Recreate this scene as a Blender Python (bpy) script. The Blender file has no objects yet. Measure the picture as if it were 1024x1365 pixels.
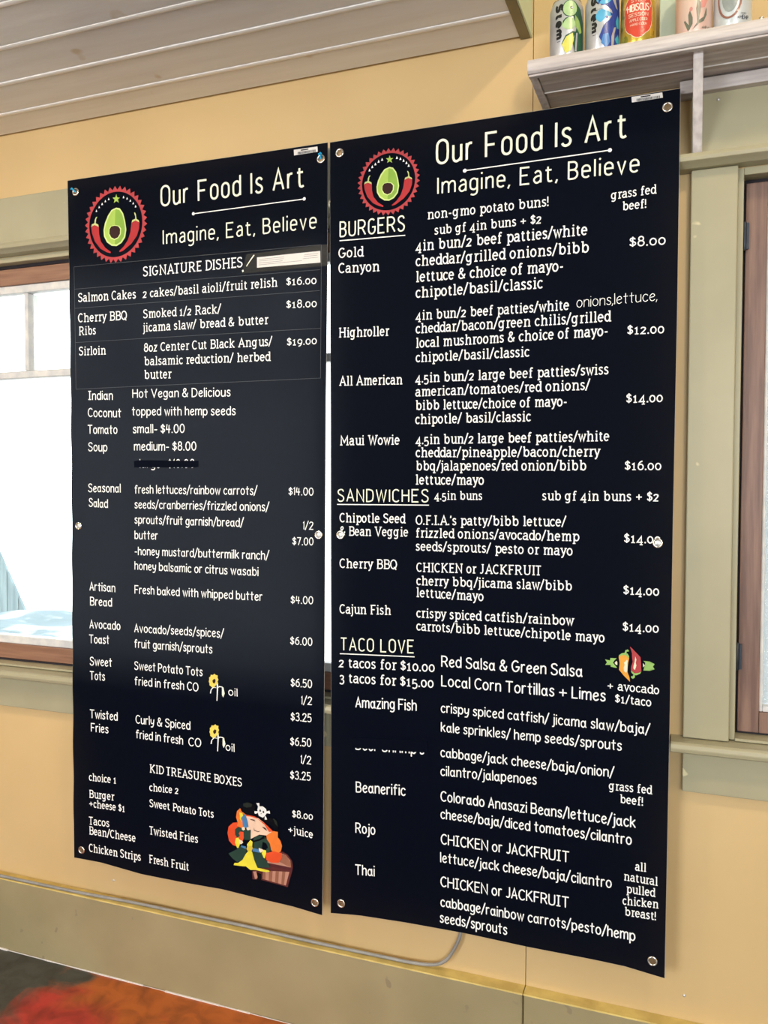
import bpy, bmesh, math, random
from mathutils import Matrix, Vector
from mathutils.noise import noise
random.seed(7)
C = bpy.context.scene.collection
SC = bpy.context.scene

# ---------------------------------------------------------------- camera
cam_d = bpy.data.cameras.new('camera'); cam = bpy.data.objects.new('camera', cam_d); C.objects.link(cam)
cam_d.sensor_fit = 'HORIZONTAL'; cam_d.sensor_width = 36; cam_d.lens = 36*1103.816/1024
cam_d.clip_start = .05
RT = (0.93503183, 0.35455714, 0.0021719); UP = (-0.01439649, 0.03184423, 0.99938916); FW = (-0.3542714, 0.93449194, -0.03487975)
cam.matrix_world = Matrix(((RT[0], UP[0], -FW[0], 0), (RT[1], UP[1], -FW[1], -1.84), (RT[2], UP[2], -FW[2], 1.35), (0, 0, 0, 1)))
SC.camera = cam

# ---------------------------------------------------------------- sky, exposure
world = bpy.data.worlds.new('world'); SC.world = world; world.use_nodes = True
wn = world.node_tree.nodes; bg = wn['Background']
bg.inputs[0].default_value = (.93, .97, 1.0, 1); bg.inputs[1].default_value = 5.5
SC.view_settings.view_transform = 'Standard'; SC.view_settings.look = 'None'
SC.view_settings.gamma = 1; SC.view_settings.use_curve_mapping = False; SC.view_settings.exposure = -0.22

# ---------------------------------------------------------------- lamps of the room, added front fill
def area(name, loc, target, size, power, col, shape='DISK'):
    d = bpy.data.lights.new(name, 'AREA'); d.energy = power; d.color = col; d.shape = shape; d.size = size
    o = bpy.data.objects.new(name, d); C.objects.link(o); o.location = loc
    o.rotation_euler = (Vector(target)-Vector(loc)).to_track_quat('-Z', 'Y').to_euler(); return o
WARM = (1.0, .80, .56)
area('ceiling_lamp_light', (-1.35, -1.0, 2.26), (-1.35, -.55, 0), .16, 10.5, WARM)
area('ceiling_lamp_light', (-2.9, -1.4, 2.26), (-2.7, -.4, .6), .16, 8, WARM)
area('pendant_lamp_light', (.75, -1.5, 3.25), (.25, -.1, 1.0), .2, 22, WARM)
area('ceiling_lamp_light', (-1.6, -3.4, 2.26), (-1.2, -1, .5), .3, 9, (1, .86, .68))
def portal(loc, rot, sx, sy):
    d = bpy.data.lights.new('window_daylight', 'AREA'); d.shape = 'RECTANGLE'; d.size = sx; d.size_y = sy
    d.cycles.is_portal = True
    o = bpy.data.objects.new('window_daylight', d); C.objects.link(o); o.location = loc; o.rotation_euler = rot
PI = math.pi
portal((-1.69, .16, 1.4), (PI/2, 0, PI), 1.84, 1.2)      # back wall windows
portal((.53, .16, 1.4), (PI/2, 0, PI), .95, 1.2)
def front_fill(loc, rot, sx, sy, power):  # added cool fill light, set before the unseen front wall openings
    d = bpy.data.lights.new('added_front_fill', 'AREA'); d.shape = 'RECTANGLE'; d.size = sx; d.size_y = sy; d.energy = power; d.color = (.86, .93, 1.0)
    o = bpy.data.objects.new('added_front_fill', d); C.objects.link(o); o.location = loc; o.rotation_euler = rot
front_fill((-2.6, -5.45, 1.55), (-PI/2, 0, PI), 1.9, 1.4, 105)
front_fill((1.6, -5.45, 1.75), (-PI/2, 0, PI), 2.1, 1.8, 115)
portal((-2.6, -5.56, 1.55), (-PI/2, 0, PI), 2.0, 1.5)
portal((1.6, -5.56, 1.75), (-PI/2, 0, PI), 2.2, 1.9)

# ---------------------------------------------------------------- materials
MATS = {}
def mat(name, col, rough=.5, spec=.5, metal=0, col2=None, nscale=4, ndetail=3, stretch=(1, 1, 1), bump=0, bscale=40, bstretch=None, mix=(.35, .65), trans=None, spots=None):
    if name in MATS: return MATS[name]
    m = bpy.data.materials.new(name); m.use_nodes = True; nt = m.node_tree; N = nt.nodes; Lk = nt.links
    p = N['Principled BSDF']; p.inputs['Roughness'].default_value = rough; p.inputs['Specular IOR Level'].default_value = spec
    p.inputs['Metallic'].default_value = metal; p.inputs['Base Color'].default_value = (*col, 1)
    tc = N.new('ShaderNodeTexCoord')
    def noi(sc, st, det):
        mp = N.new('ShaderNodeMapping'); mp.inputs['Scale'].default_value = st; Lk.new(tc.outputs['Object'], mp.inputs[0])
        n = N.new('ShaderNodeTexNoise'); n.inputs['Scale'].default_value = sc; n.inputs['Detail'].default_value = det
        Lk.new(mp.outputs[0], n.inputs['Vector']); return n
    out = None
    if col2:
        n = noi(nscale, stretch, ndetail); r = N.new('ShaderNodeValToRGB')
        r.color_ramp.elements[0].position = mix[0]; r.color_ramp.elements[1].position = mix[1]
        r.color_ramp.elements[0].color = (*col, 1); r.color_ramp.elements[1].color = (*col2, 1)
        Lk.new(n.outputs[0], r.inputs[0]); out = r.outputs[0]
    if spots:
        sc, pos, scol = spots; n = noi(sc, (1, 1, 1), 2); r = N.new('ShaderNodeValToRGB')
        r.color_ramp.elements[0].position = pos; r.color_ramp.elements[1].position = pos+.03
        Lk.new(n.outputs[0], r.inputs[0]); mx = N.new('ShaderNodeMix'); mx.data_type = 'RGBA'
        Lk.new(r.outputs[0], mx.inputs[0])
        if out: Lk.new(out, mx.inputs[6])
        else: mx.inputs[6].default_value = (*col, 1)
        mx.inputs[7].default_value = (*scol, 1); out = mx.outputs[2]
    if out: Lk.new(out, p.inputs['Base Color'])
    if bump:
        n = noi(bscale, bstretch or stretch, 3); b = N.new('ShaderNodeBump'); b.inputs['Strength'].default_value = bump; b.inputs['Distance'].default_value = .003
        Lk.new(n.outputs[0], b.inputs['Height']); Lk.new(b.outputs[0], p.inputs['Normal'])
    if trans:
        t = N.new('ShaderNodeBsdfTranslucent'); t.inputs[0].default_value = (*trans, 1); a = N.new('ShaderNodeAddShader')
        Lk.new(p.outputs[0], a.inputs[0]); Lk.new(t.outputs[0], a.inputs[1]); Lk.new(a.outputs[0], N['Material Output'].inputs[0])
    MATS[name] = m; return m
def clear_glass():
    m = bpy.data.materials.new('clear_glass'); m.use_nodes = True; N = m.node_tree.nodes; Lk = m.node_tree.links
    N.remove(N['Principled BSDF']); t = N.new('ShaderNodeBsdfTransparent'); t.inputs[0].default_value = (.96, .98, .98, 1)
    g = N.new('ShaderNodeBsdfGlossy'); g.inputs[1].default_value = .02; f = N.new('ShaderNodeFresnel'); f.inputs[0].default_value = 1.3
    x = N.new('ShaderNodeMixShader'); Lk.new(f.outputs[0], x.inputs[0]); Lk.new(t.outputs[0], x.inputs[1]); Lk.new(g.outputs[0], x.inputs[2])
    Lk.new(x.outputs[0], N['Material Output'].inputs[0]); return m
def rain_glass():
    m = bpy.data.materials.new('textured_glass'); m.use_nodes = True; N = m.node_tree.nodes; Lk = m.node_tree.links
    p = N['Principled BSDF']; p.inputs['Transmission Weight'].default_value = .8; p.inputs['Roughness'].default_value = .12; p.inputs['IOR'].default_value = 1.25
    p.inputs['Base Color'].default_value = (.85, .92, .97, 1)
    tc = N.new('ShaderNodeTexCoord'); v = N.new('ShaderNodeTexVoronoi'); v.inputs['Scale'].default_value = 190; Lk.new(tc.outputs['Object'], v.inputs[0])
    b = N.new('ShaderNodeBump'); b.inputs['Strength'].default_value = .8; b.inputs['Distance'].default_value = .002; Lk.new(v.outputs[0], b.inputs['Height']); Lk.new(b.outputs[0], p.inputs['Normal'])
    return m
M = dict(
 wall=mat('yellow_wall_paint', (.63, .445, .215), .42, .4, col2=(.58, .405, .19), nscale=2.2, bump=.12, bscale=26, spots=(30, .79, (.50, .33, .15))),
 wallfar=mat('far_wall_paint', (.66, .50, .28), .6, .3, col2=(.6, .45, .25)),
 olive=mat('olive_trim_paint', (.385, .350, .225), .38, .45, col2=(.35, .32, .205), nscale=5, bump=.08, bscale=22, spots=(21, .74, (.62, .55, .33))),
 curb=mat('olive_curb_paint', (.335, .275, .150), .5, .35, col2=(.285, .235, .125), nscale=5, bump=.35, bscale=14, spots=(26, .71, (.25, .20, .12))),
 curbtop=mat('yellow_ledge_paint', (.68, .52, .17), .45, .4, col2=(.52, .38, .12), nscale=20, bump=.4, bscale=30),
 ceil=mat('white_ceiling_paint', (.86, .87, .89), .25, .5, col2=(.80, .80, .81), nscale=3, stretch=(1, 8, 1), bump=.22, bscale=9, bstretch=(1, 4, 1), spots=(7, .70, (.66, .58, .48))),
 bead=mat('white_bead_paint', (.93, .92, .90), .3, .5),
 fascia=mat('fascia_olive_paint', (.19, .155, .07), .4, .4, col2=(.23, .19, .09), nscale=9),
 mint=mat('pale_green_paint', (.60, .72, .50), .4, .4, col2=(.55, .66, .46), nscale=4),
 shelf=mat('whitewashed_wood', (.62, .57, .545), .5, .3, col2=(.46, .405, .39), nscale=7, ndetail=6, stretch=(1.2, 14, 14), bump=.25, bscale=9, bstretch=(1.2, 20, 20)),
 shelfv=mat('whitewashed_wood_upright', (.74, .69, .67), .45, .35, col2=(.55, .50, .49), nscale=6, ndetail=5, stretch=(12, 12, 1.3), bump=.25, bscale=9),
 woodh=mat('fir_wood_rail', (.30, .155, .095), .42, .4, col2=(.21, .10, .06), nscale=6, ndetail=6, stretch=(1, 16, 16), bump=.15, bscale=10),
 woodv=mat('fir_wood_stile', (.25, .145, .105), .42, .4, col2=(.155, .085, .065), nscale=6, ndetail=6, stretch=(16, 16, 1), bump=.15, bscale=10),
 sash=mat('white_window_bead', (.70, .68, .64), .4, .4, col2=(.55, .55, .55), nscale=30),
 dark=mat('dark_hinge_metal', (.035, .045, .06), .4, .5, metal=.4, col2=(.02, .025, .035), nscale=30),
 gap=mat('dark_gap_shade', (.02, .017, .02), .7, .2, col2=(.03, .025, .03)),  # near-black colour for the shade in the sash gap
 vinyl=mat('black_banner_vinyl', (.0008, .0019, .0064), .6, .035, col2=(.0011, .0026, .0080), nscale=120, bump=.03, bscale=260, trans=(.0160, .0165, .0180)),
 white=mat('white_banner_ink', (.93, .93, .90), .6, .2, col2=(.90, .90, .87)),
 cream=mat('cream_banner_ink', (.90, .92, .72), .6, .2, col2=(.86, .88, .68)),
 rule=mat('grey_hairline_ink', (.12, .13, .14), .6, .2, col2=(.09, .10, .11)),
 edge=mat('white_vinyl_edge', (.42, .42, .40), .6, .2, col2=(.36, .36, .34)),
 steel=mat('nickel_eyelet', (.70, .66, .60), .22, .5, metal=1, col2=(.66, .62, .55), nscale=60),
 brass=mat('brown_screw_metal', (.30, .20, .10), .35, .5, metal=.7, col2=(.2, .13, .07), nscale=90),
 zinc=mat('zinc_screw_metal', (.62, .62, .60), .3, .5, metal=.6, col2=(.6, .6, .6), nscale=90),
 twine=mat('cyan_twine', (.03, .50, .85), .6, .3, col2=(.02, .38, .75), nscale=200),
 cable=mat('grey_cable_jacket', (.30, .29, .27), .4, .5, col2=(.24, .23, .21), nscale=30),
 tape=mat('clear_tape', (.006, .007, .008), .4, .12, col2=(.012, .013, .014), nscale=25),
 blacktape=mat('black_cover_tape', (.0012, .0024, .0072), .6, .035, col2=(.0016, .0030, .0084)),
 paper=mat('white_label_paper', (.78, .74, .70), .7, .2, col2=(.72, .68, .64), nscale=15),
 ink=mat('black_print', (.02, .02, .02), .6, .2, col2=(.03, .03, .03)),
 greyink=mat('grey_fine_print', (.30, .28, .28), .6, .2, col2=(.4, .38, .38), nscale=300),
)
CLEAR = clear_glass(); RAIN = rain_glass()
def ink(name, c, rough=.55):
    return mat(name, c, rough, .04 if max(c) < .05 else .2, col2=tuple(x*.88 for x in c), nscale=30)
def floor_mat():
    m = bpy.data.materials.new('stained_concrete'); m.use_nodes = True; N = m.node_tree.nodes; Lk = m.node_tree.links
    p = N['Principled BSDF']; p.inputs['Roughness'].default_value = .3; tc = N.new('ShaderNodeTexCoord')
    def noi(s, d, w=1.2):
        n = N.new('ShaderNodeTexNoise'); n.inputs['Scale'].default_value = s; n.inputs['Detail'].default_value = d; n.inputs['Distortion'].default_value = w
        Lk.new(tc.outputs['Object'], n.inputs[0]); return n
    def vm(op, x, y):
        n = N.new('ShaderNodeVectorMath'); n.operation = op
        for k, q in enumerate((x, y)):
            if q is None: continue
            if isinstance(q, tuple): n.inputs[k].default_value = q
            else: Lk.new(q, n.inputs[k])
        return n
    a = noi(4.5, 7, 1.0); pos = vm('ADD', tc.outputs['Object'], vm('MULTIPLY', vm('SUBTRACT', a.outputs[1], (.5, .5, .5)).outputs[0], (.55, .40, 0)).outputs[0]).outputs[0]
    def pool(c, rad, soft):
        d = vm('DISTANCE', vm('MULTIPLY', pos, (1, 1, 0)).outputs[0], c).outputs[1]
        m_ = N.new('ShaderNodeMapRange'); m_.inputs[1].default_value = rad-soft; m_.inputs[2].default_value = rad+soft; m_.inputs[3].default_value = 1; m_.inputs[4].default_value = 0; Lk.new(d, m_.inputs[0]); return m_.outputs[0]
    base = N.new('ShaderNodeValToRGB'); n0 = noi(1.3, 6, 1.0); Lk.new(n0.outputs[0], base.inputs[0]); E = base.color_ramp.elements
    E[0].position = .35; E[0].color = (.24, .20, .17, 1); E[1].position = .68; E[1].color = (.12, .10, .08, 1)
    cur = base.outputs[0]
    for c, rad, soft, col in (((-1.15, -.20, 0), .55, .12, (.48, .115, .018, 1)), ((-1.52, -.36, 0), .25, .07, (.50, .035, .03, 1)), ((-1.86, -.02, 0), .30, .05, (.060, .064, .060, 1)), ((-.3, -1.3, 0), .6, .2, (.05, .045, .03, 1)), ((-2.4, -1.1, 0), .5, .2, (.46, .04, .03, 1))):
        x_ = N.new('ShaderNodeMix'); x_.data_type = 'RGBA'; Lk.new(pool(c, rad, soft), x_.inputs[0]); Lk.new(cur, x_.inputs[6]); x_.inputs[7].default_value = col; cur = x_.outputs[2]
    b = noi(16, 9, .7)
    mx = N.new('ShaderNodeMix'); mx.data_type = 'RGBA'; mx.blend_type = 'MULTIPLY'; mx.inputs[0].default_value = .75
    r2 = N.new('ShaderNodeValToRGB'); r2.color_ramp.elements[0].color = (.38, .34, .32, 1); r2.color_ramp.elements[0].position = .32; r2.color_ramp.elements[1].position = .60
    Lk.new(b.outputs[0], r2.inputs[0]); Lk.new(cur, mx.inputs[6]); Lk.new(r2.outputs[0], mx.inputs[7]); Lk.new(mx.outputs[2], p.inputs['Base Color'])
    bp = N.new('ShaderNodeBump'); bp.inputs['Strength'].default_value = .15; bp.inputs['Distance'].default_value = .004; Lk.new(b.outputs[0], bp.inputs['Height']); Lk.new(bp.outputs[0], p.inputs['Normal'])
    return m

# ---------------------------------------------------------------- mesh helpers
class MB:
    def __init__(s): s.v = []; s.f = []
    def box(s, a, b, bevel=0):
        (x0, y0, z0), (x1, y1, z1) = a, b; i = len(s.v)
        s.v += [(x0, y0, z0), (x1, y0, z0), (x1, y1, z0), (x0, y1, z0), (x0, y0, z1), (x1, y0, z1), (x1, y1, z1), (x0, y1, z1)]
        s.f += [tuple(i+k for k in q) for q in ((0, 3, 2, 1), (4, 5, 6, 7), (0, 1, 5, 4), (1, 2, 6, 5), (2, 3, 7, 6), (3, 0, 4, 7))]; return s
    def prism(s, prof, x0, x1):                      # profile in (y,z) swept along x
        i = len(s.v); n = len(prof)
        s.v += [(x0, y, z) for y, z in prof]+[(x1, y, z) for y, z in prof]
        s.f += [tuple(range(i, i+n)), tuple(range(i+2*n-1, i+n-1, -1))]+[(i+k, i+n+k, i+n+(k+1) % n, i+(k+1) % n) for k in range(n)]; return s
    def lathe(s, prof, c, axis='z', n=32):           # profile of (r, h)
        i = len(s.v); m = len(prof)
        for r, h in prof:
            for k in range(n):
                a = 2*PI*k/n; u, w = r*math.cos(a), r*math.sin(a)
                s.v.append((c[0]+u, c[1]+w, c[2]+h) if axis == 'z' else (c[0]+u, c[1]-h, c[2]+w))
        for j in range(m-1):
            for k in range(n): s.f.append((i+j*n+k, i+j*n+(k+1) % n, i+(j+1)*n+(k+1) % n, i+(j+1)*n+k))
        s.f.append(tuple(i+k for k in range(n-1, -1, -1))); s.f.append(tuple(i+(m-1)*n+k for k in range(n))); return s
    def tube(s, pts, r, n=8):
        pts = [Vector(p) for p in pts]; i = len(s.v)
        for j, p in enumerate(pts):
            d = (pts[min(j+1, len(pts)-1)]-pts[max(j-1, 0)]).normalized(); a = d.orthogonal().normalized() if j == 0 else (a-d*a.dot(d)).normalized(); b = d.cross(a)
            for k in range(n):
                t = 2*PI*k/n; q = p+(a*math.cos(t)+b*math.sin(t))*r; s.v.append(tuple(q))
        for j in range(len(pts)-1):
            for k in range(n): s.f.append((i+j*n+k, i+j*n+(k+1) % n, i+(j+1)*n+(k+1) % n, i+(j+1)*n+k))
        s.f.append(tuple(i+k for k in range(n-1, -1, -1))); s.f.append(tuple(i+(len(pts)-1)*n+k for k in range(n))); return s
    def build(s, name, material, parent=None, smooth=False, bevel=0, seg=2, fix=True):
        me = bpy.data.meshes.new(name); me.from_pydata([tuple(q) for q in s.v], [], s.f); me.materials.append(material)
        if fix:
            bm = bmesh.new(); bm.from_mesh(me); bmesh.ops.recalc_face_normals(bm, faces=bm.faces)
            if bevel: bmesh.ops.bevel(bm, geom=list(bm.edges), offset=bevel, segments=seg, affect='EDGES', profile=.5)
            bm.to_mesh(me); bm.free()
        o = bpy.data.objects.new(name, me); C.objects.link(o)
        if parent: o.parent = parent
        if smooth: me.polygons.foreach_set('use_smooth', [True]*len(me.polygons)); me.set_sharp_from_angle(angle=.7)
        return o
def tag(o, label=None, cat=None, group=None, kind=None):
    if label: o['label'] = label
    if cat: o['category'] = cat
    if group: o['group'] = group
    if kind: o['kind'] = kind
    return o
def thing(name, label=None, cat=None, group=None, kind=None):
    o = bpy.data.objects.new(name, None); o.empty_display_size = .05; C.objects.link(o); return tag(o, label, cat, group, kind)
def box(name, a, b, m, parent=None, bevel=.0015, label=None):
    o = MB().box(a, b).build(name, m, parent, bevel=bevel)
    if label: o['label'] = label
    return o

# ================================================================ room shell
YF, XL, XR, ZC, ZH = -5.5, -4.6, 3.6, 2.327, 3.5
fl = MB().box((XL, YF, -.1), (XR, 0, 0)).build('floor', floor_mat()); tag(fl, 'stained concrete floor mottled red, orange and black', 'floor', kind='structure')
W1 = (-2.61, -.775, .81, 1.985); W2 = (.0665, 1.0, .81, 1.985)
wb = thing('wall_back', 'yellow painted wall behind the two menu banners', 'wall', kind='structure')
SX = -.3505
def panel(x0, x1, z0, z1): box('wall_panel', (x0, 0, z0), (x1, .12, z1), M['wall'], wb, bevel=0)
panel(XL, W1[0], .0, 3.5)
panel(W1[0], W1[1], 0, W1[2]); panel(W1[0], W1[1], W1[3], 3.5)
panel(W1[1], SX-.0008, 0, 3.5)
panel(SX+.0008, W2[0], 0, 3.5)
panel(W2[0], W2[1], 0, W2[2]); panel(W2[0], W2[1], W2[3], 3.5); panel(W2[1], XR, 0, 3.5)
wl = MB().box((XL-.1, YF, 0), (XL, 0, 3.5)).build('wall_left', M['wallfar']); tag(wl, 'yellow side wall left of the room, out of view', 'wall', kind='structure')
wr = MB().box((XR, YF, 0), (XR+.1, 0, 3.5)).build('wall_right', M['wallfar']); tag(wr, 'yellow side wall right of the room, out of view', 'wall', kind='structure')
wf = MB()
for a, b in (((XL, 0), (-3.6, 3.5)), ((-3.6, 0), (-1.6, .8)), ((-3.6, 2.3), (-1.6, 3.5)), ((-1.6, 0), (.5, 3.5)), ((.5, 0), (2.7, .8)), ((.5, 2.7), (2.7, 3.5)), ((2.7, 0), (XR, 3.5))):
    wf.box((a[0], YF-.1, a[1]), (b[0], YF, b[1]))
tag(wf.build('wall_front', M['wallfar']), 'wall behind the camera with two window openings', 'wall', kind='structure')
# low plank ceiling
ce = thing('ceiling', 'low ceiling of white painted tongue and groove planks', 'ceiling', kind='structure')
me0 = None
ys = [0, -.107]
while ys[-1] > YF: ys.append(max(YF, ys[-1]-.131))
for k in range(len(ys)-1):
    y1, y0 = ys[k], ys[k+1]; g = .009
    prof = [(y0+.0008, ZC+g), (y0+g, ZC+.0003*(k % 3)), (y1-g, ZC+.0003*(k % 3)), (y1-.0008, ZC+g), (y1-.0008, ZC+.022), (y0+.0008, ZC+.022)]
    MB().prism(prof, XL, -.379).build('ceiling_plank', M['ceil'], ce)
    if k: MB().prism([(y1-.0065, ZC-.0012), (y1-.002, ZC-.0022), (y1+.003, ZC-.0022), (y1+.0065, ZC-.0012), (y1+.0065, ZC+.008), (y1-.0065, ZC+.008)], XL, -.3795).build('groove_bead', M['bead'], ce)
MB().box((XL, YF, ZC+.024), (-.379, 0, ZC+.05)).build('ceiling_backing', M['ceil'], ce)
tag(MB().box((-.352, YF, ZH), (XR, 0, ZH+.05)).build('ceiling', M['ceil']), 'higher ceiling over the right half, out of view', 'ceiling', kind='structure')
fa = thing('trim_1', 'olive fascia board closing the end of the plank ceiling', 'trim', kind='structure')
box('fascia_board', (-.379, YF, ZC-.004), (-.3565, -.0015, ZH), M['fascia'], fa)
box('fascia_face', (-.3562, YF, ZC-.0035), (-.353, -.0015, ZH), M['mint'], fa, bevel=0, label='pale green painted outer face')
# curb along the foot of the wall
cb = thing('baseboard_back', 'olive painted curb along the foot of the wall with worn yellow top edge', 'baseboard', kind='structure')
for x0, x1 in ((XL, SX-.001), (SX+.001, XR)):
    box('curb_block', (x0, -.032, 0), (x1, -.0002, .207), M['curb'], cb, bevel=.004)
    MB().prism([(-.0330, .2050), (-.0325, .2085), (-.0005, .2095), (-.0005, .204)], x0, x1).build('ledge_cap', M['curbtop'], cb)
caulk = MB()
x = XL
while x < .6:
    w = random.uniform(.03, .09); h = random.uniform(.0008, .0036)
    caulk.box((x, -.032-h, 0), (x+w, -.0315, h)); x += w
caulk.build('paint_edge', M['paper'], cb)

# ================================================================ windows
def window(idx, x0, x1, lab, stile, muntins, glass, hinges, header_x, casing_r=True):
    w = thing('window_%d' % idx, lab, 'window', kind='structure')
    cw = .0885; ol = M['olive']
    ha, hb = header_x
    box('header_board', (ha, -.020, 2.014), (hb, -.0003, 2.141 if idx == 2 else 2.147), ol, w, bevel=.0025)
    MB().prism([(-.0003, 1.988), (-.030, 1.988), (-.040, 1.993), (-.050, 1.997), (-.052, 2.004), (-.049, 2.012), (-.0003, 2.0138)], ha-.022, hb+.022).build('ledge_moulding', ol, w, bevel=.0006, seg=1)
    box('side_casing', (x0-cw, -.020, .8215), (x0, -.0003, 1.9875), ol, w, bevel=.0025)
    box('side_casing', (x1, -.020, .8215), (x1+cw, -.0003, 1.9875), ol, w, bevel=.0025)
    # sill with rounded nose, apron
    s = MB().prism([(.05, .797), (-.050, .797), (-.0565, .800), (-.059, .808), (-.0565, .816), (-.050, .8195), (.05, .8215)], x0-cw-.024, x1+cw+.024)
    s.build('window_sill', ol, w, bevel=.0012, seg=1)
    box('apron', (x0-cw, -.018, .707), (x1+cw, -.0003, .7965), ol, w, bevel=.002)
    # jamb lining and stops
    sp = .0115
    box('jamb', (x0, -.004, .8225), (x0+sp, .11, 1.985), M['olive'], w)
    box('jamb', (x1-sp, -.004, .8225), (x1, .11, 1.985), M['olive'], w)
    box('head_jamb', (x0+sp, -.002, 1.972), (x1-sp, .11, 1.9872), M['olive'], w)
    MB().prism([(-.010, .8220), (-.010, .8275), (.015, .8285), (.11, .8285), (.11, .8220)], x0+sp, x1-sp).build('sill_stop', M['olive'], w, bevel=.0005, seg=1)
    # dark strips stand in for the shaded gap between sash and jamb
    g0, g1 = x0+sp, x1-sp
    gy = .0265 if idx == 1 else .034
    box('gap_shade', (g0, gy, .8287), (g0+.0053, .050, 1.972), M['gap'], w, bevel=0)
    box('gap_shade', (g1-.0053, gy, .8287), (g1, .050, 1.972), M['gap'], w, bevel=0)
    box('gap_shade', (g0+.0053, gy, 1.9637), (g1-.0053, .050, 1.972), M['gap'], w, bevel=0)
    box('gap_shade', (g0+.0053, gy, .8287), (g1-.0053, .050, .8333), M['gap'], w, bevel=0)
    a, b = g0+.0055, g1-.0055; zb, zt = .8335, 1.9635
    y0, y1 = .026, .066
    if idx == 1: y0, y1 = .030, .068
    sw = .041 if idx == 2 else .048
    for q0, q1 in ((a, a+sw), (b-sw, b)): box('sash_stile', (q0, y0, zb), (q1, y1, zt), M['woodv'] if idx == 2 else M['woodh'], w)
    box('bottom_rail', (a+sw+.0004, y0, zb), (b-sw-.0004, y1, zb+.043), M['woodh'] if idx == 1 else M['woodv'], w)
    box('top_rail', (a+sw+.0004, y0, zt-.046), (b-sw-.0004, y1, zt), M['woodh'] if idx == 1 else M['woodv'], w)
    c, d, e, f = a+sw, b-sw, zb+.043, zt-.046
    bd = .012 if idx == 2 else .022
    for q in (((c, y0+.008, e), (c+bd*.6, y1, f)), ((d-bd*.6, y0+.008, e), (d, y1, f)), ((c+bd*.6, y0+.008, e), (d-bd*.6, y1, e+bd)), ((c+bd*.6, y0+.008, f-bd), (d-bd*.6, y1, f))):
        box('glazing_bead', q[0], q[1], M['sash'], w, bevel=.002)
    c += bd*.6; d -= bd*.6; e += bd; f -= bd
    if muntins:
        zm = 1.662
        box('muntin', (c, .042, zm-.0105), (d, .078, zm+.0105), M['sash'], w, bevel=.003)
        xs = [c]+muntins+[d]
        for xm in muntins: box('muntin', (xm-.0075, .042, zm+.0108), (xm+.0075, .080, f), M['sash'], w, bevel=.0025)
        for k in range(len(xs)-1):
            box('pane', (xs[k]+(.0078 if k else .0003), .060, zm+.011), (xs[k+1]-.0078, .063, f-.0003), glass, w, bevel=0)
        box('pane', (c+.0003, .060, e+.0003), (d-.0003, .063, zm-.011), glass, w, bevel=0)
    else:
        box('pane', (c+.0003, .055, e+.0003), (d-.0003, .059, f-.0003), glass, w, bevel=0)
    for z0 in hinges:
        h = MB(); h.lathe([(.0001, 0), (.003, .001), (.0042, .003), (.0042, .056), (.003, .0585), (.0001, .0595)], (g0+.0035, .020, z0), n=12)
        h.box((g0-.0005, .0185, z0+.003), (g0+.012, .0225, z0+.056)); h.build('hinge', M['dark'], w, smooth=True)
    return w
window(1, W1[0], W1[1], 'left wood sash window with muntins, partly hidden by the left banner', None, [-2.18, -1.818, -1.456, -1.094], CLEAR, [], (W1[0]-.0885, W1[1]+.09))
window(2, W2[0], W2[1], 'right casement window with textured glass and dark hinges', None, [], RAIN, [.962, 1.826], (W2[0]-.089, W2[1]+.0885))

# ================================================================ shelf over the right window
sh = thing('wall_shelf', 'whitewashed wooden shelf with bracket above the right window', 'shelf')
X0, X1 = -.329, 1.35
nose = [(-.150, 2.1625), (-.1725, 2.1625), (-.1765, 2.166), (-.1785, 2.174), (-.1775, 2.184), (-.1735, 2.1895), (-.160, 2.190), (-.002, 2.190), (-.002, 2.1790), (-.150, 2.1785)]
MB().prism(nose, X0, X1).build('shelf_board', M['shelf'], sh, bevel=.0008, seg=1)
box('front_rail', (X0+.002, -.1705, 2.158), (X1-.002, -.1585, 2.1622), M['shelf'], sh)
box('end_board', (X0+.002, -.1580, 2.159), (X0+.0165, -.0022, 2.1783), M['shelfv'], sh)
box('under_plank', (X0+.0180, -.1575, 2.1625), (X1-.003, -.0830, 2.1780), M['shelf'], sh)
box('under_plank', (X0+.0180, -.0800, 2.1655), (X1-.003, -.0022, 2.1780), M['shelf'], sh)
box('plank_bead', (X0+.0180, -.0826, 2.1612), (X1-.003, -.0804, 2.1775), M['bead'], sh, bevel=0)
box('wall_cleat', (-.046, -.038, 2.1365), (X1-.02, -.0006, 2.1620), M['shelf'], sh, bevel=.002)
br = MB().prism([(-.148, 2.1580), (-.150, 2.150), (-.034, 2.0155), (-.0205, 2.0145), (-.0205, 2.1360), (-.0390, 2.1360), (-.0390, 2.1620), (-.1582, 2.1620)], -.0202, -.0022)
br.build('bracket', M['shelfv'], sh, bevel=.0015)
br.build('bracket', M['shelfv'], sh, bevel=.0015).location.x = .93

# ================================================================ stroke lettering
def A(cx, cy, rx, ry, a0, a1, n=None):
    n = n or max(4, int(abs(a1-a0)/24)); return [(cx+rx*math.cos(math.radians(a0+(a1-a0)*k/n)), cy+ry*math.sin(math.radians(a0+(a1-a0)*k/n))) for k in range(n+1)]
def S(*p):
    p = list(p); o = []
    q = [(2*p[0][0]-p[1][0], 2*p[0][1]-p[1][1])]+p+[(2*p[-1][0]-p[-2][0], 2*p[-1][1]-p[-2][1])]
    for i in range(1, len(q)-2):
        for k in range(3):
            t = k/3; a, b, c, d = q[i-1], q[i], q[i+1], q[i+2]
            o.append(tuple(.5*((2*b[j])+(-a[j]+c[j])*t+(2*a[j]-5*b[j]+4*c[j]-d[j])*t*t+(-a[j]+3*b[j]-3*c[j]+d[j])*t**3) for j in (0, 1)))
    o.append(p[-1]); return o
SB = 11
def feet(*xs): return [(x, 0, SB, SB) for x in xs]
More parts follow.
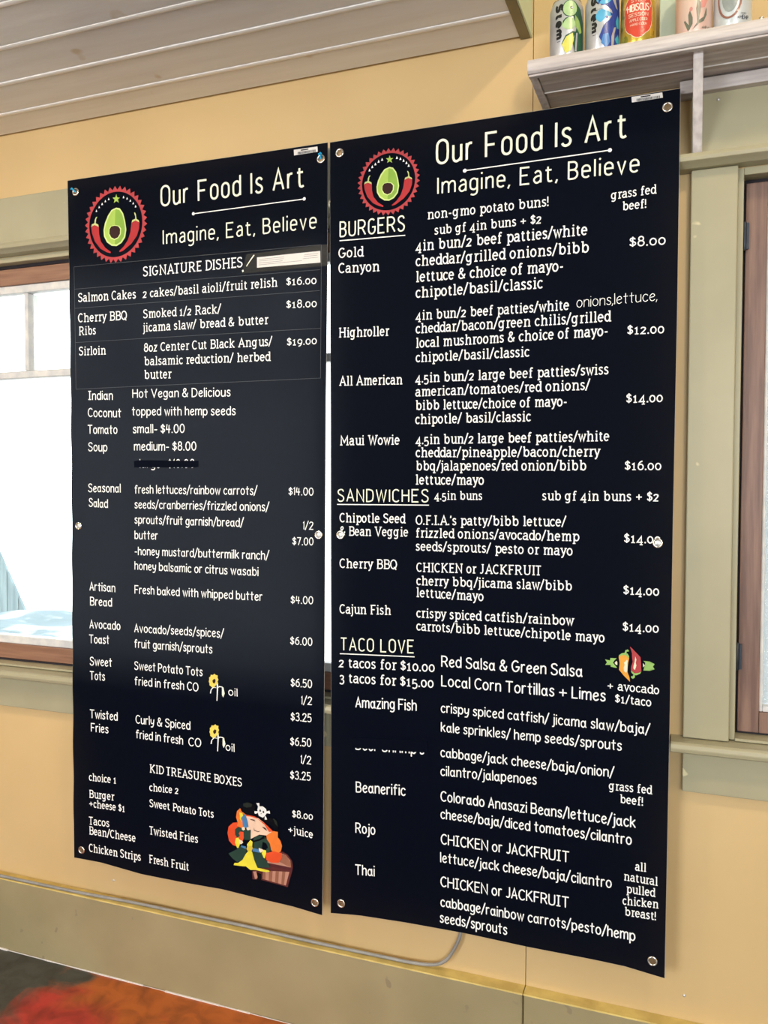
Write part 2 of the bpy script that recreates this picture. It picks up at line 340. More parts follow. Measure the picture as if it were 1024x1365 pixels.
G = {
 'a': (27, [S((4, 39), (9, 46), (16, 48), (24, 45), (27, 36))+[(27, 0)], S((27, 28), (13, 27), (3, 21), (1, 12), (5, 3), (12, 0), (21, 4), (27, 12))], [(27, 0, 0, 11)]),
 'b': (30, [[(0, 68), (0, 0)], A(15, 24, 15, 24, 0, 360)], [(0, 68, 11, 0)]),
 'c': (27, [A(15, 24, 15, 24, 42, 318)], []),
 'd': (30, [[(30, 68), (30, 0)], A(15, 24, 15, 24, 0, 360)], [(30, 68, 11, 0), (30, 0, 0, 11)]),
 'e': (29, [[(1, 26), (29, 26)]+A(15, 24, 14.5, 24, 6, 318)], []),
 'f': (21, [S((23, 64), (18, 68), (11, 66), (8, 56))+[(8, 0)], [(0, 46), (20, 46)]], [(8, 0, 11, 12)]),
 'g': (28, [A(14, 25, 14, 23, 0, 360), [(28, 48)]+S((28, -4), (25, -15), (14, -20), (2, -16))], [(28, 48, 0, 11)]),
 'h': (27, [[(0, 68), (0, 0)], S((0, 32), (6, 44), (16, 48), (25, 43), (27, 33))+[(27, 0)]], [(0, 68, 11, 0)]+feet(0, 27)),
 'i': (1, [[(0, 48), (0, 0)]], [(0, 48, 11, 0)]+feet(0)),
 'j': (6, [[(6, 48)]+S((6, -6), (3, -17), (-5, -20))], [(6, 48, 11, 0)]),
 'k': (27, [[(0, 68), (0, 0)], [(25, 48), (0, 20)], [(8, 28), (27, 0)]], [(0, 68, 11, 0), (0, 0, 11, 11), (24, 48, 9, 9), (26, 0, 8, 11)]),
 'l': (1, [[(0, 68), (0, 0)]], [(0, 68, 11, 0)]+feet(0)),
 'm': (46, [[(0, 48), (0, 0)], S((0, 32), (6, 44), (13, 48), (21, 44), (23, 33))+[(23, 0)], S((23, 32), (29, 44), (36, 48), (44, 44), (46, 33))+[(46, 0)]], [(0, 48, 11, 0), (0, 0, 9, 9), (23, 0, 9, 9), (46, 0, 9, 9)]),
 'n': (27, [[(0, 48), (0, 0)], S((0, 32), (6, 44), (16, 48), (25, 43), (27, 33))+[(27, 0)]], [(0, 48, 11, 0)]+feet(0, 27)),
 'o': (30, [A(15, 24, 15, 24, 0, 360)], []),
 'p': (30, [[(0, 48), (0, -20)], A(15, 24, 15, 24, 0, 360)], [(0, 48, 11, 0), (0, -20, 11, 11)]),
 'q': (30, [[(30, 48), (30, -20)], A(15, 24, 15, 24, 0, 360)], [(30, -20, 11, 11)]),
 'r': (18, [[(0, 48), (0, 0)], S((0, 30), (4, 42), (11, 48), (18, 46))], [(0, 48, 11, 0), (0, 0, 11, 13)]),
 's': (23, [S((22, 41), (17, 47), (10, 48), (4, 44), (2, 36), (7, 28), (17, 22), (22, 13), (19, 4), (11, 0), (4, 2), (0, 8))], []),
 't': (21, [[(8, 61)]+S((8, 14), (10, 3), (16, 0), (22, 3)), [(0, 47), (20, 47)]], []),
 'u': (27, [[(0, 48)]+S((0, 14), (3, 4), (11, 0), (21, 5), (27, 16)), [(27, 48), (27, 0)]], [(0, 48, 11, 0), (27, 48, 11, 0), (27, 0, 0, 11)]),
 'v': (28, [[(0, 48), (14, 0), (28, 48)]], [(0, 48, 9, 9), (28, 48, 9, 9)]),
 'w': (42, [[(0, 48), (11, 0), (21, 44), (31, 0), (42, 48)]], [(0, 48, 9, 9), (42, 48, 9, 9)]),
 'x': (27, [[(0, 48), (27, 0)], [(27, 48), (0, 0)]], [(0, 48, 8, 9), (27, 48, 9, 8), (0, 0, 8, 9), (27, 0, 9, 8)]),
 'y': (28, [[(0, 48), (15, 2)], [(28, 48)]+S((13, -4), (8, -16), (0, -19))], [(0, 48, 9, 9), (28, 48, 9, 9)]),
 'z': (24, [[(1, 48), (24, 48), (0, 0), (25, 0)]], []),
 'A': (42, [[(0, 0), (21, 68), (42, 0)], [(7, 22), (35, 22)]], [(0, 0, 9, 11), (42, 0, 11, 9)]),
 'B': (34, [[(0, 0), (0, 68)]+A(18, 52, 13, 16, 90, -90), [(18, 36)]+A(19, 18, 15, 18, 90, -90)+[(0, 0)], [(0, 36), (18, 36)]], [(0, 0, 9, 0), (0, 68, 9, 0)]),
 'C': (38, [A(22, 34, 21, 34, 48, 312)], [(37, 58, 0, 0)]),
 'D': (38, [[(0, 0), (0, 68), (12, 68)]+A(12, 34, 26, 34, 90, -90)+[(0, 0)]], [(0, 0, 9, 0), (0, 68, 9, 0)]),
 'E': (30, [[(30, 68), (0, 68), (0, 0), (30, 0)], [(0, 36), (24, 36)]], [(0, 0, 9, 0), (0, 68, 9, 0)]),
 'F': (30, [[(30, 68), (0, 68), (0, 0)], [(0, 34), (24, 34)]], [(0, 0, 9, 12), (0, 68, 9, 0)]),
 'G': (40, [A(22, 34, 21, 34, 48, 350)+[(42, 30), (25, 30)]], []),
 'H': (38, [[(0, 0), (0, 68)], [(38, 0), (38, 68)], [(0, 36), (38, 36)]], feet(0, 38)+[(0, 68, 11, 11), (38, 68, 11, 11)]),
 'I': (1, [[(0, 0), (0, 68)]], feet(0)+[(0, 68, 11, 11)]),
 'J': (20, [[(20, 68)]+S((20, 16), (16, 4), (8, 0), (0, 4))], [(20, 68, 12, 9)]),
 'K': (36, [[(0, 0), (0, 68)], [(34, 68), (0, 28)], [(10, 38), (36, 0)]], feet(0)+[(0, 68, 11, 11), (34, 68, 9, 9), (36, 0, 9, 9)]),
 'L': (28, [[(0, 68), (0, 0), (28, 0)]], [(0, 68, 11, 11), (0, 0, 9, 0)]),
 'M': (48, [[(0, 0), (0, 68), (24, 18), (48, 68), (48, 0)]], feet(0, 48)),
 'N': (38, [[(0, 0), (0, 68), (38, 0), (38, 68)]], [(0, 0, 11, 11), (38, 68, 11, 11), (0, 68, 9, 0)]),
 'O': (42, [A(21, 34, 21, 34, 0, 360, 20)], []),
 'P': (33, [[(0, 0), (0, 68), (16, 68)]+A(16, 50, 17, 18, 90, -90)+[(0, 32)]], feet(0)+[(0, 68, 9, 0)]),
 'Q': (42, [A(21, 34, 21, 34, 0, 360, 20), [(24, 14), (40, -8)]], []),
 'R': (36, [[(0, 0), (0, 68), (16, 68)]+A(16, 50, 17, 18, 90, -90)+[(0, 32)], [(18, 32), (35, 0)]], [(0, 0, 11, 11), (0, 68, 9, 0), (36, 0, 8, 9)]),
 'S': (34, [S((32, 58), (26, 66), (17, 68), (6, 64), (2, 53), (8, 41), (19, 35), (30, 28), (33, 15), (26, 3), (15, 0), (5, 3), (0, 12))], []),
 'T': (38, [[(0, 68), (38, 68)], [(19, 68), (19, 0)]], [(19, 0, 12, 12)]),
 'U': (36, [[(0, 68)]+S((0, 22), (4, 6), (18, 0), (32, 6), (36, 22))+[(36, 68)]], [(0, 68, 11, 11), (36, 68, 11, 11)]),
 'V': (40, [[(0, 68), (20, 0), (40, 68)]], [(0, 68, 11, 11), (40, 68, 11, 11)]),
 'W': (56, [[(0, 68), (14, 0), (28, 62), (42, 0), (56, 68)]], [(0, 68, 11, 11), (56, 68, 11, 11)]),
 'X': (38, [[(0, 68), (38, 0)], [(38, 68), (0, 0)]], [(0, 68, 9, 9), (38, 68, 9, 9), (0, 0, 9, 9), (38, 0, 9, 9)]),
 'Y': (38, [[(0, 68), (19, 32), (38, 68)], [(19, 32), (19, 0)]], [(0, 68, 9, 9), (38, 68, 9, 9), (19, 0, 11, 11)]),
 '0': (32, [A(16, 34, 16, 34, 0, 360, 18)], []),
 '1': (12, [[(0, 56), (12, 68), (12, 0)]], [(12, 0, 13, 13)]),
 '2': (30, [S((1, 54), (6, 64), (15, 68), (26, 63), (28, 50), (20, 32), (1, 0))+[(30, 0)]], []),
 '3': (28, [S((2, 60), (12, 68), (24, 63), (25, 50), (19, 40), (10, 37)), S((10, 37), (22, 34), (28, 22), (24, 6), (13, 0), (0, 6))], []),
 '4': (34, [[(25, 0), (25, 68), (0, 20), (34, 20)]], [(25, 0, 11, 11)]),
 '5': (28, [[(26, 68), (4, 68)]+S((2, 38), (14, 42), (26, 35), (28, 20), (23, 5), (12, 0), (0, 5))], []),
 '6': (30, [S((25, 66), (12, 58), (3, 42), (0, 24)), A(15, 21, 15, 21, 0, 360)], []),
 '7': (28, [[(0, 68), (28, 68), (9, 0)]], []),
 '8': (30, [A(15, 52, 12, 16, 0, 360), A(15, 19, 15, 19, 0, 360)], []),
 '9': (30, [A(15, 47, 15, 21, 0, 360), S((30, 47), (27, 26), (18, 8), (5, 1))], []),
 '$': (28, [S((27, 50), (21, 58), (13, 60), (4, 56), (2, 46), (8, 38), (16, 34), (25, 28), (28, 18), (22, 8), (13, 6), (4, 8), (0, 16)), [(14, 70), (14, -4)]], []),
 '/': (26, [[(0, -8), (26, 76)]], []),
 '.': (3, [[(0, 3), (3, 3)]], []),
 ',': (5, [[(5, 5), (0, -10)]], []),
 '-': (18, [[(0, 24), (18, 24)]], []),
 '+': (38, [[(0, 28), (38, 28)], [(19, 8), (19, 48)]], []),
 '!': (2, [[(1, 68), (1, 22)], [(0, 3), (2, 3)]], []),
 "'": (2, [[(1, 70), (0, 52)]], []),
 '&': (40, [S((38, 0), (24, 22), (10, 44), (8, 58), (16, 68), (25, 62), (24, 50), (12, 38), (1, 24), (2, 8), (14, 0), (27, 4), (36, 18), (39, 30))], []),
}
GH = dict(G)       # rounded hand-style letters
GH['a'] = (27, [A(13, 22, 13, 22, 0, 360), [(27, 46), (26, 12), (31, 0)]], [])
GH['t'] = (22, [[(10, 66), (10, 6), (14, 0)], [(0, 46), (22, 47)]], [])
GH['l'] = (3, [[(0, 70), (1, 0)]], [])
GH['A'] = (34, [[(0, 0), (17, 68), (34, 0)], [(5, 20), (32, 22)]], [])
GH['e'] = (27, [S((2, 24), (16, 26), (26, 33), (22, 44), (13, 47), (4, 38), (0, 22), (5, 6), (15, 0), (27, 8))], [])
GH['y'] = (27, [S((0, 46), (2, 18), (12, 10), (25, 20)), [(27, 46)]+S((24, 4), (16, -16), (2, -18))], [])
GH['I'] = (20, [[(10, 0), (10, 68)], [(0, 68), (20, 68)], [(0, 0), (20, 0)]], [])
GH['4'] = (32, [[(8, 68), (3, 28), (32, 28)], [(24, 62), (22, 0)]], [])
GH['1'] = (7, [[(0, 58), (6, 68), (5, 0)]], [])
GD = dict(G)       # narrow sign letters with straight sided bowls
def stad(x0, x1, y0, y1, a0=0, a1=360, n=20):
    cx, rx, ry = (x0+x1)/2, (x1-x0)/2, min((y1-y0)/2, (x1-x0)*.62); o = []
    for k in range(n+1):
        a = math.radians(a0+(a1-a0)*k/n); sy = math.sin(a); o.append((cx+rx*math.cos(a), (y1-ry if sy > 1e-6 else y0+ry if sy < -1e-6 else (y0+y1)/2)+ry*sy))
    return o
GD['O'] = (32, [stad(0, 32, 0, 68)], []); GD['o'] = (25, [stad(0, 25, 0, 48)], [])
GD['d'] = (25, [[(25, 68), (25, 0)], stad(0, 25, 0, 48)], []); GD['b'] = (25, [[(0, 68), (0, 0)], stad(0, 25, 0, 48)], [])
GD['g'] = (25, [stad(0, 25, 2, 48), [(25, 48)]+S((25, -4), (22, -15), (12, -20), (2, -17))], [])
GD['e'] = (25, [[(0, 25), (25, 25)]+stad(0, 25, 0, 48, 8, 320)], [])
GD['a'] = (23, [S((3, 40), (8, 46), (13, 48), (20, 45), (23, 36))+[(23, 0)], S((23, 28), (11, 27), (3, 21), (0, 12), (4, 3), (10, 0), (18, 4), (23, 11))], [])
GD['G'] = (32, [stad(0, 32, 0, 68, 40, 352)+[(32, 31), (18, 31)]], []); GD['C'] = (31, [stad(0, 32, 0, 68, 35, 325)], [])
GD['D'] = (31, [[(0, 0), (0, 68), (12, 68)]+S((12, 68), (26, 62), (31, 46), (31, 22), (26, 6), (12, 0))+[(0, 0)]], [])
GD['S'] = (29, [S((28, 56), (23, 66), (14, 68), (4, 63), (1, 52), (6, 42), (16, 35), (26, 27), (29, 15), (24, 4), (14, 0), (5, 3), (0, 13))], [])
GD['u'] = (23, [[(0, 48)]+S((0, 12), (3, 3), (10, 0), (18, 4), (23, 12)), [(23, 48), (23, 0)]], []); GD['n'] = (23, [[(0, 48), (0, 0)], S((0, 34), (6, 44), (14, 48), (21, 44), (23, 34))+[(23, 0)]], [])
GD['T'] = (32, [[(0, 68), (32, 68)], [(16, 68), (16, 0)]], []); GD['B'] = (29, [[(0, 0), (0, 68)]+A(15, 52, 12, 16, 90, -90), [(15, 36)]+A(15, 18, 14, 18, 90, -90)+[(0, 0)], [(0, 36), (15, 36)]], [])
GD['A'] = (35, [[(0, 0), (17.5, 68), (35, 0)], [(6, 22), (29, 22)]], []); GD['N'] = (32, [[(0, 0), (0, 68), (32, 0), (32, 68)]], []); GD['V'] = (33, [[(0, 68), (16.5, 0), (33, 68)]], [])
GD['H'] = (31, [[(0, 0), (0, 68)], [(31, 0), (31, 68)], [(0, 36), (31, 36)]], []); GD['U'] = (31, [[(0, 68)]+S((0, 18), (4, 5), (15.5, 0), (27, 5), (31, 18))+[(31, 68)]], []); GD['W'] = (48, [[(0, 68), (12, 0), (24, 62), (36, 0), (48, 68)]], [])
GD['v'] = (24, [[(0, 48), (12, 0), (24, 48)]], []); GD['r'] = (15, [[(0, 48), (0, 0)], S((0, 32), (3, 42), (8, 47), (15, 47))], [])
def ribbon(V, F, pts, hw, cap):
    p = [pts[0]]
    for q in pts[1:]:
        if math.hypot(q[0]-p[-1][0], q[1]-p[-1][1]) > 1e-7: p.append(q)
    if len(p) < 2: return
    closed = math.hypot(p[0][0]-p[-1][0], p[0][1]-p[-1][1]) < 1e-7
    n = len(p); L = []; R = []
    for i in range(n):
        a = p[i-1] if i > 0 else (p[-2] if closed else None); b = p[i+1] if i < n-1 else (p[1] if closed else None); c = p[i]
        ds = []
        for u, v in ((a, c), (c, b)):
            if u is None or v is None: continue
            l = math.hypot(v[0]-u[0], v[1]-u[1]); ds.append(((v[0]-u[0])/l, (v[1]-u[1])/l))
        if len(ds) == 2:
            tx, ty = ds[0][0]+ds[1][0], ds[0][1]+ds[1][1]; l = math.hypot(tx, ty)
            if l < .25: nx, ny, k = -ds[0][1], ds[0][0], 1
            else:
                tx /= l; ty /= l; nx, ny = -ty, tx; k = min(2.2, 1/max(.2, nx*-ds[0][1]+ny*ds[0][0]))
        else: nx, ny, k = -ds[0][1], ds[0][0], 1
        cx, cy = c
        if cap and not closed and i in (0, n-1):
            s = -1 if i == 0 else 1; e = hw*.7
            # rounded end: small extra quad
            base = len(V); dx, dy = ds[0][0]*s, ds[0][1]*s
            V += [(cx+nx*hw, cy+ny*hw), (cx+nx*hw*.62+dx*e, cy+ny*hw*.62+dy*e), (cx-nx*hw*.62+dx*e, cy-ny*hw*.62+dy*e), (cx-nx*hw, cy-ny*hw)]
            F.append((base, base+1, base+2, base+3))
        L.append((cx+nx*hw*k, cy+ny*hw*k)); R.append((cx-nx*hw*k, cy-ny*hw*k))
    i0 = len(V); V += L+R
    for i in range(n-1): F.append((i0+i, i0+i+1, i0+n+i+1, i0+n+i))
def dot(V, F, x, y, r, n=8):
    i = len(V); V += [(x+r*math.cos(2*PI*k/n), y+r*math.sin(2*PI*k/n)) for k in range(n)]; F.append(tuple(range(i, i+n)))
STY = {'s': (9.0, 13.5, G, False, 23), 'h': (8.4, 14, GH, True, 19), 'd': (7.0, 16, GD, False, 24), 'p': (4.2, 11, GH, True, 16), 'b': (30, 22, G, False, 18), 't': (9, 12, G, False, 16)}
def layout(text, style, width, height):
    """2D ribbons of one line: u from 0 to width, v from the baseline"""
    sw, gap, T, cap, space = STY[style]; V = []; F = []; k = (height)/(68+sw); hw = sw*k/2
    rnd = random.Random(text); pen = 0; items = []
    for ch in text:
        if ch == ' ': pen += space; continue
        g = T.get(ch) or G[ch]; w = g[0]; sc = 1; dy = 0; wx = 1
        if style == 's':
            if ch in '012': sc = 48/68; wx = .95
            elif ch in '34579': dy = -15; sc = .93
        xs = [q[0]*wx for st in g[1] for q in st]
        if style == 's': xs += [x-l*.85 for x, y, l, r in g[2] if l+r]+[x+r*.85 for x, y, l, r in g[2] if l+r]
        if ch == 'j': xs = [0, 6]
        lo, hi = (min(xs), max(xs)) if ch not in '/,' else (4, 22 if ch == '/' else 3)
        if style == 's':
            if ch in 'rfct': hi -= 3
            if ch in 'adu': hi -= 5.5
            if ch in 'vwyx': hi -= 6; lo += 6
            if ch in 'AVWYT': hi -= 4; lo += 4
        items.append((pen-lo, ch, g, sc, dy, wx)); pen += hi-lo+gap-(4.5 if style == 's' and len(g[2]) > 1 else 0)
    total = max(1, pen-gap); kx = (width-2*hw)/total
    LMARK.clear()
    for pen, ch, g, sc, dy, wx in items:
        LMARK.append((len(V), len(F)))
        jy = rnd.uniform(-1.3, 1.3) if style in 'hp' else 0
        def tr(p): return (hw+(pen+p[0]*wx)*kx, hw+(p[1]*sc+dy+jy)*k)
        hh = hw*(1.35 if ch in '.!' and len(g[1]) else 1)
        for st in g[1]:
            if len(st) == 2 and abs(st[0][1]-3) < .1 and abs(st[1][1]-3) < .1: dot(V, F, *tr((1.5, 2)), hw*1.45)
            else: ribbon(V, F, [tr(p) for p in st], hw, cap)
        if ch in 'ij': dot(V, F, *tr((0 if ch == 'i' else 6, 67)), hw*1.25)
        if style == 's':
            for x, y, l, r in g[2]:
                if l+r == 0: continue
                cx, cy = tr((x, y)); q = .85*kx; cy += hw*.12*(1 if y > 20 else -1); ribbon(V, F, [(cx-l*q-(hw if l == 0 else 0), cy), (cx+r*q+(hw if r == 0 else 0), cy)], hw*.82, False)
    return V, F
def fill(poly, maxlen):
    bm = bmesh.new(); vs = [bm.verts.new((x, y, 0)) for x, y in poly]
    try: bm.faces.new(vs)
    except Exception: pass
    bmesh.ops.triangulate(bm, faces=bm.faces[:])
    for _ in range(6):
        ed = [e for e in bm.edges if e.calc_length() > maxlen]
        if not ed: break
        bmesh.ops.subdivide_edges(bm, edges=ed, cuts=1); bmesh.ops.triangulate(bm, faces=bm.faces[:])
    bm.verts.index_update(); V = [(q.co.x, q.co.y) for q in bm.verts]; F = [tuple(q.index for q in f.verts) for f in bm.faces]; bm.free(); return V, F
def islands(V, F):
    """split the ribbons into the separate letters by their marks"""
    out = []
    for a, z in zip(LMARK, LMARK[1:]+[(len(V), len(F))]):
        out.append((V[a[0]:z[0]], [tuple(i-a[0] for i in f) for f in F[a[1]:z[1]]]))
    return out
LMARK = []
def place(name, V, F, fn, material, parent):
    mb = MB(); mb.v = [fn(*q) for q in V]; mb.f = F
    return mb.build(name, material, parent, fix=False)

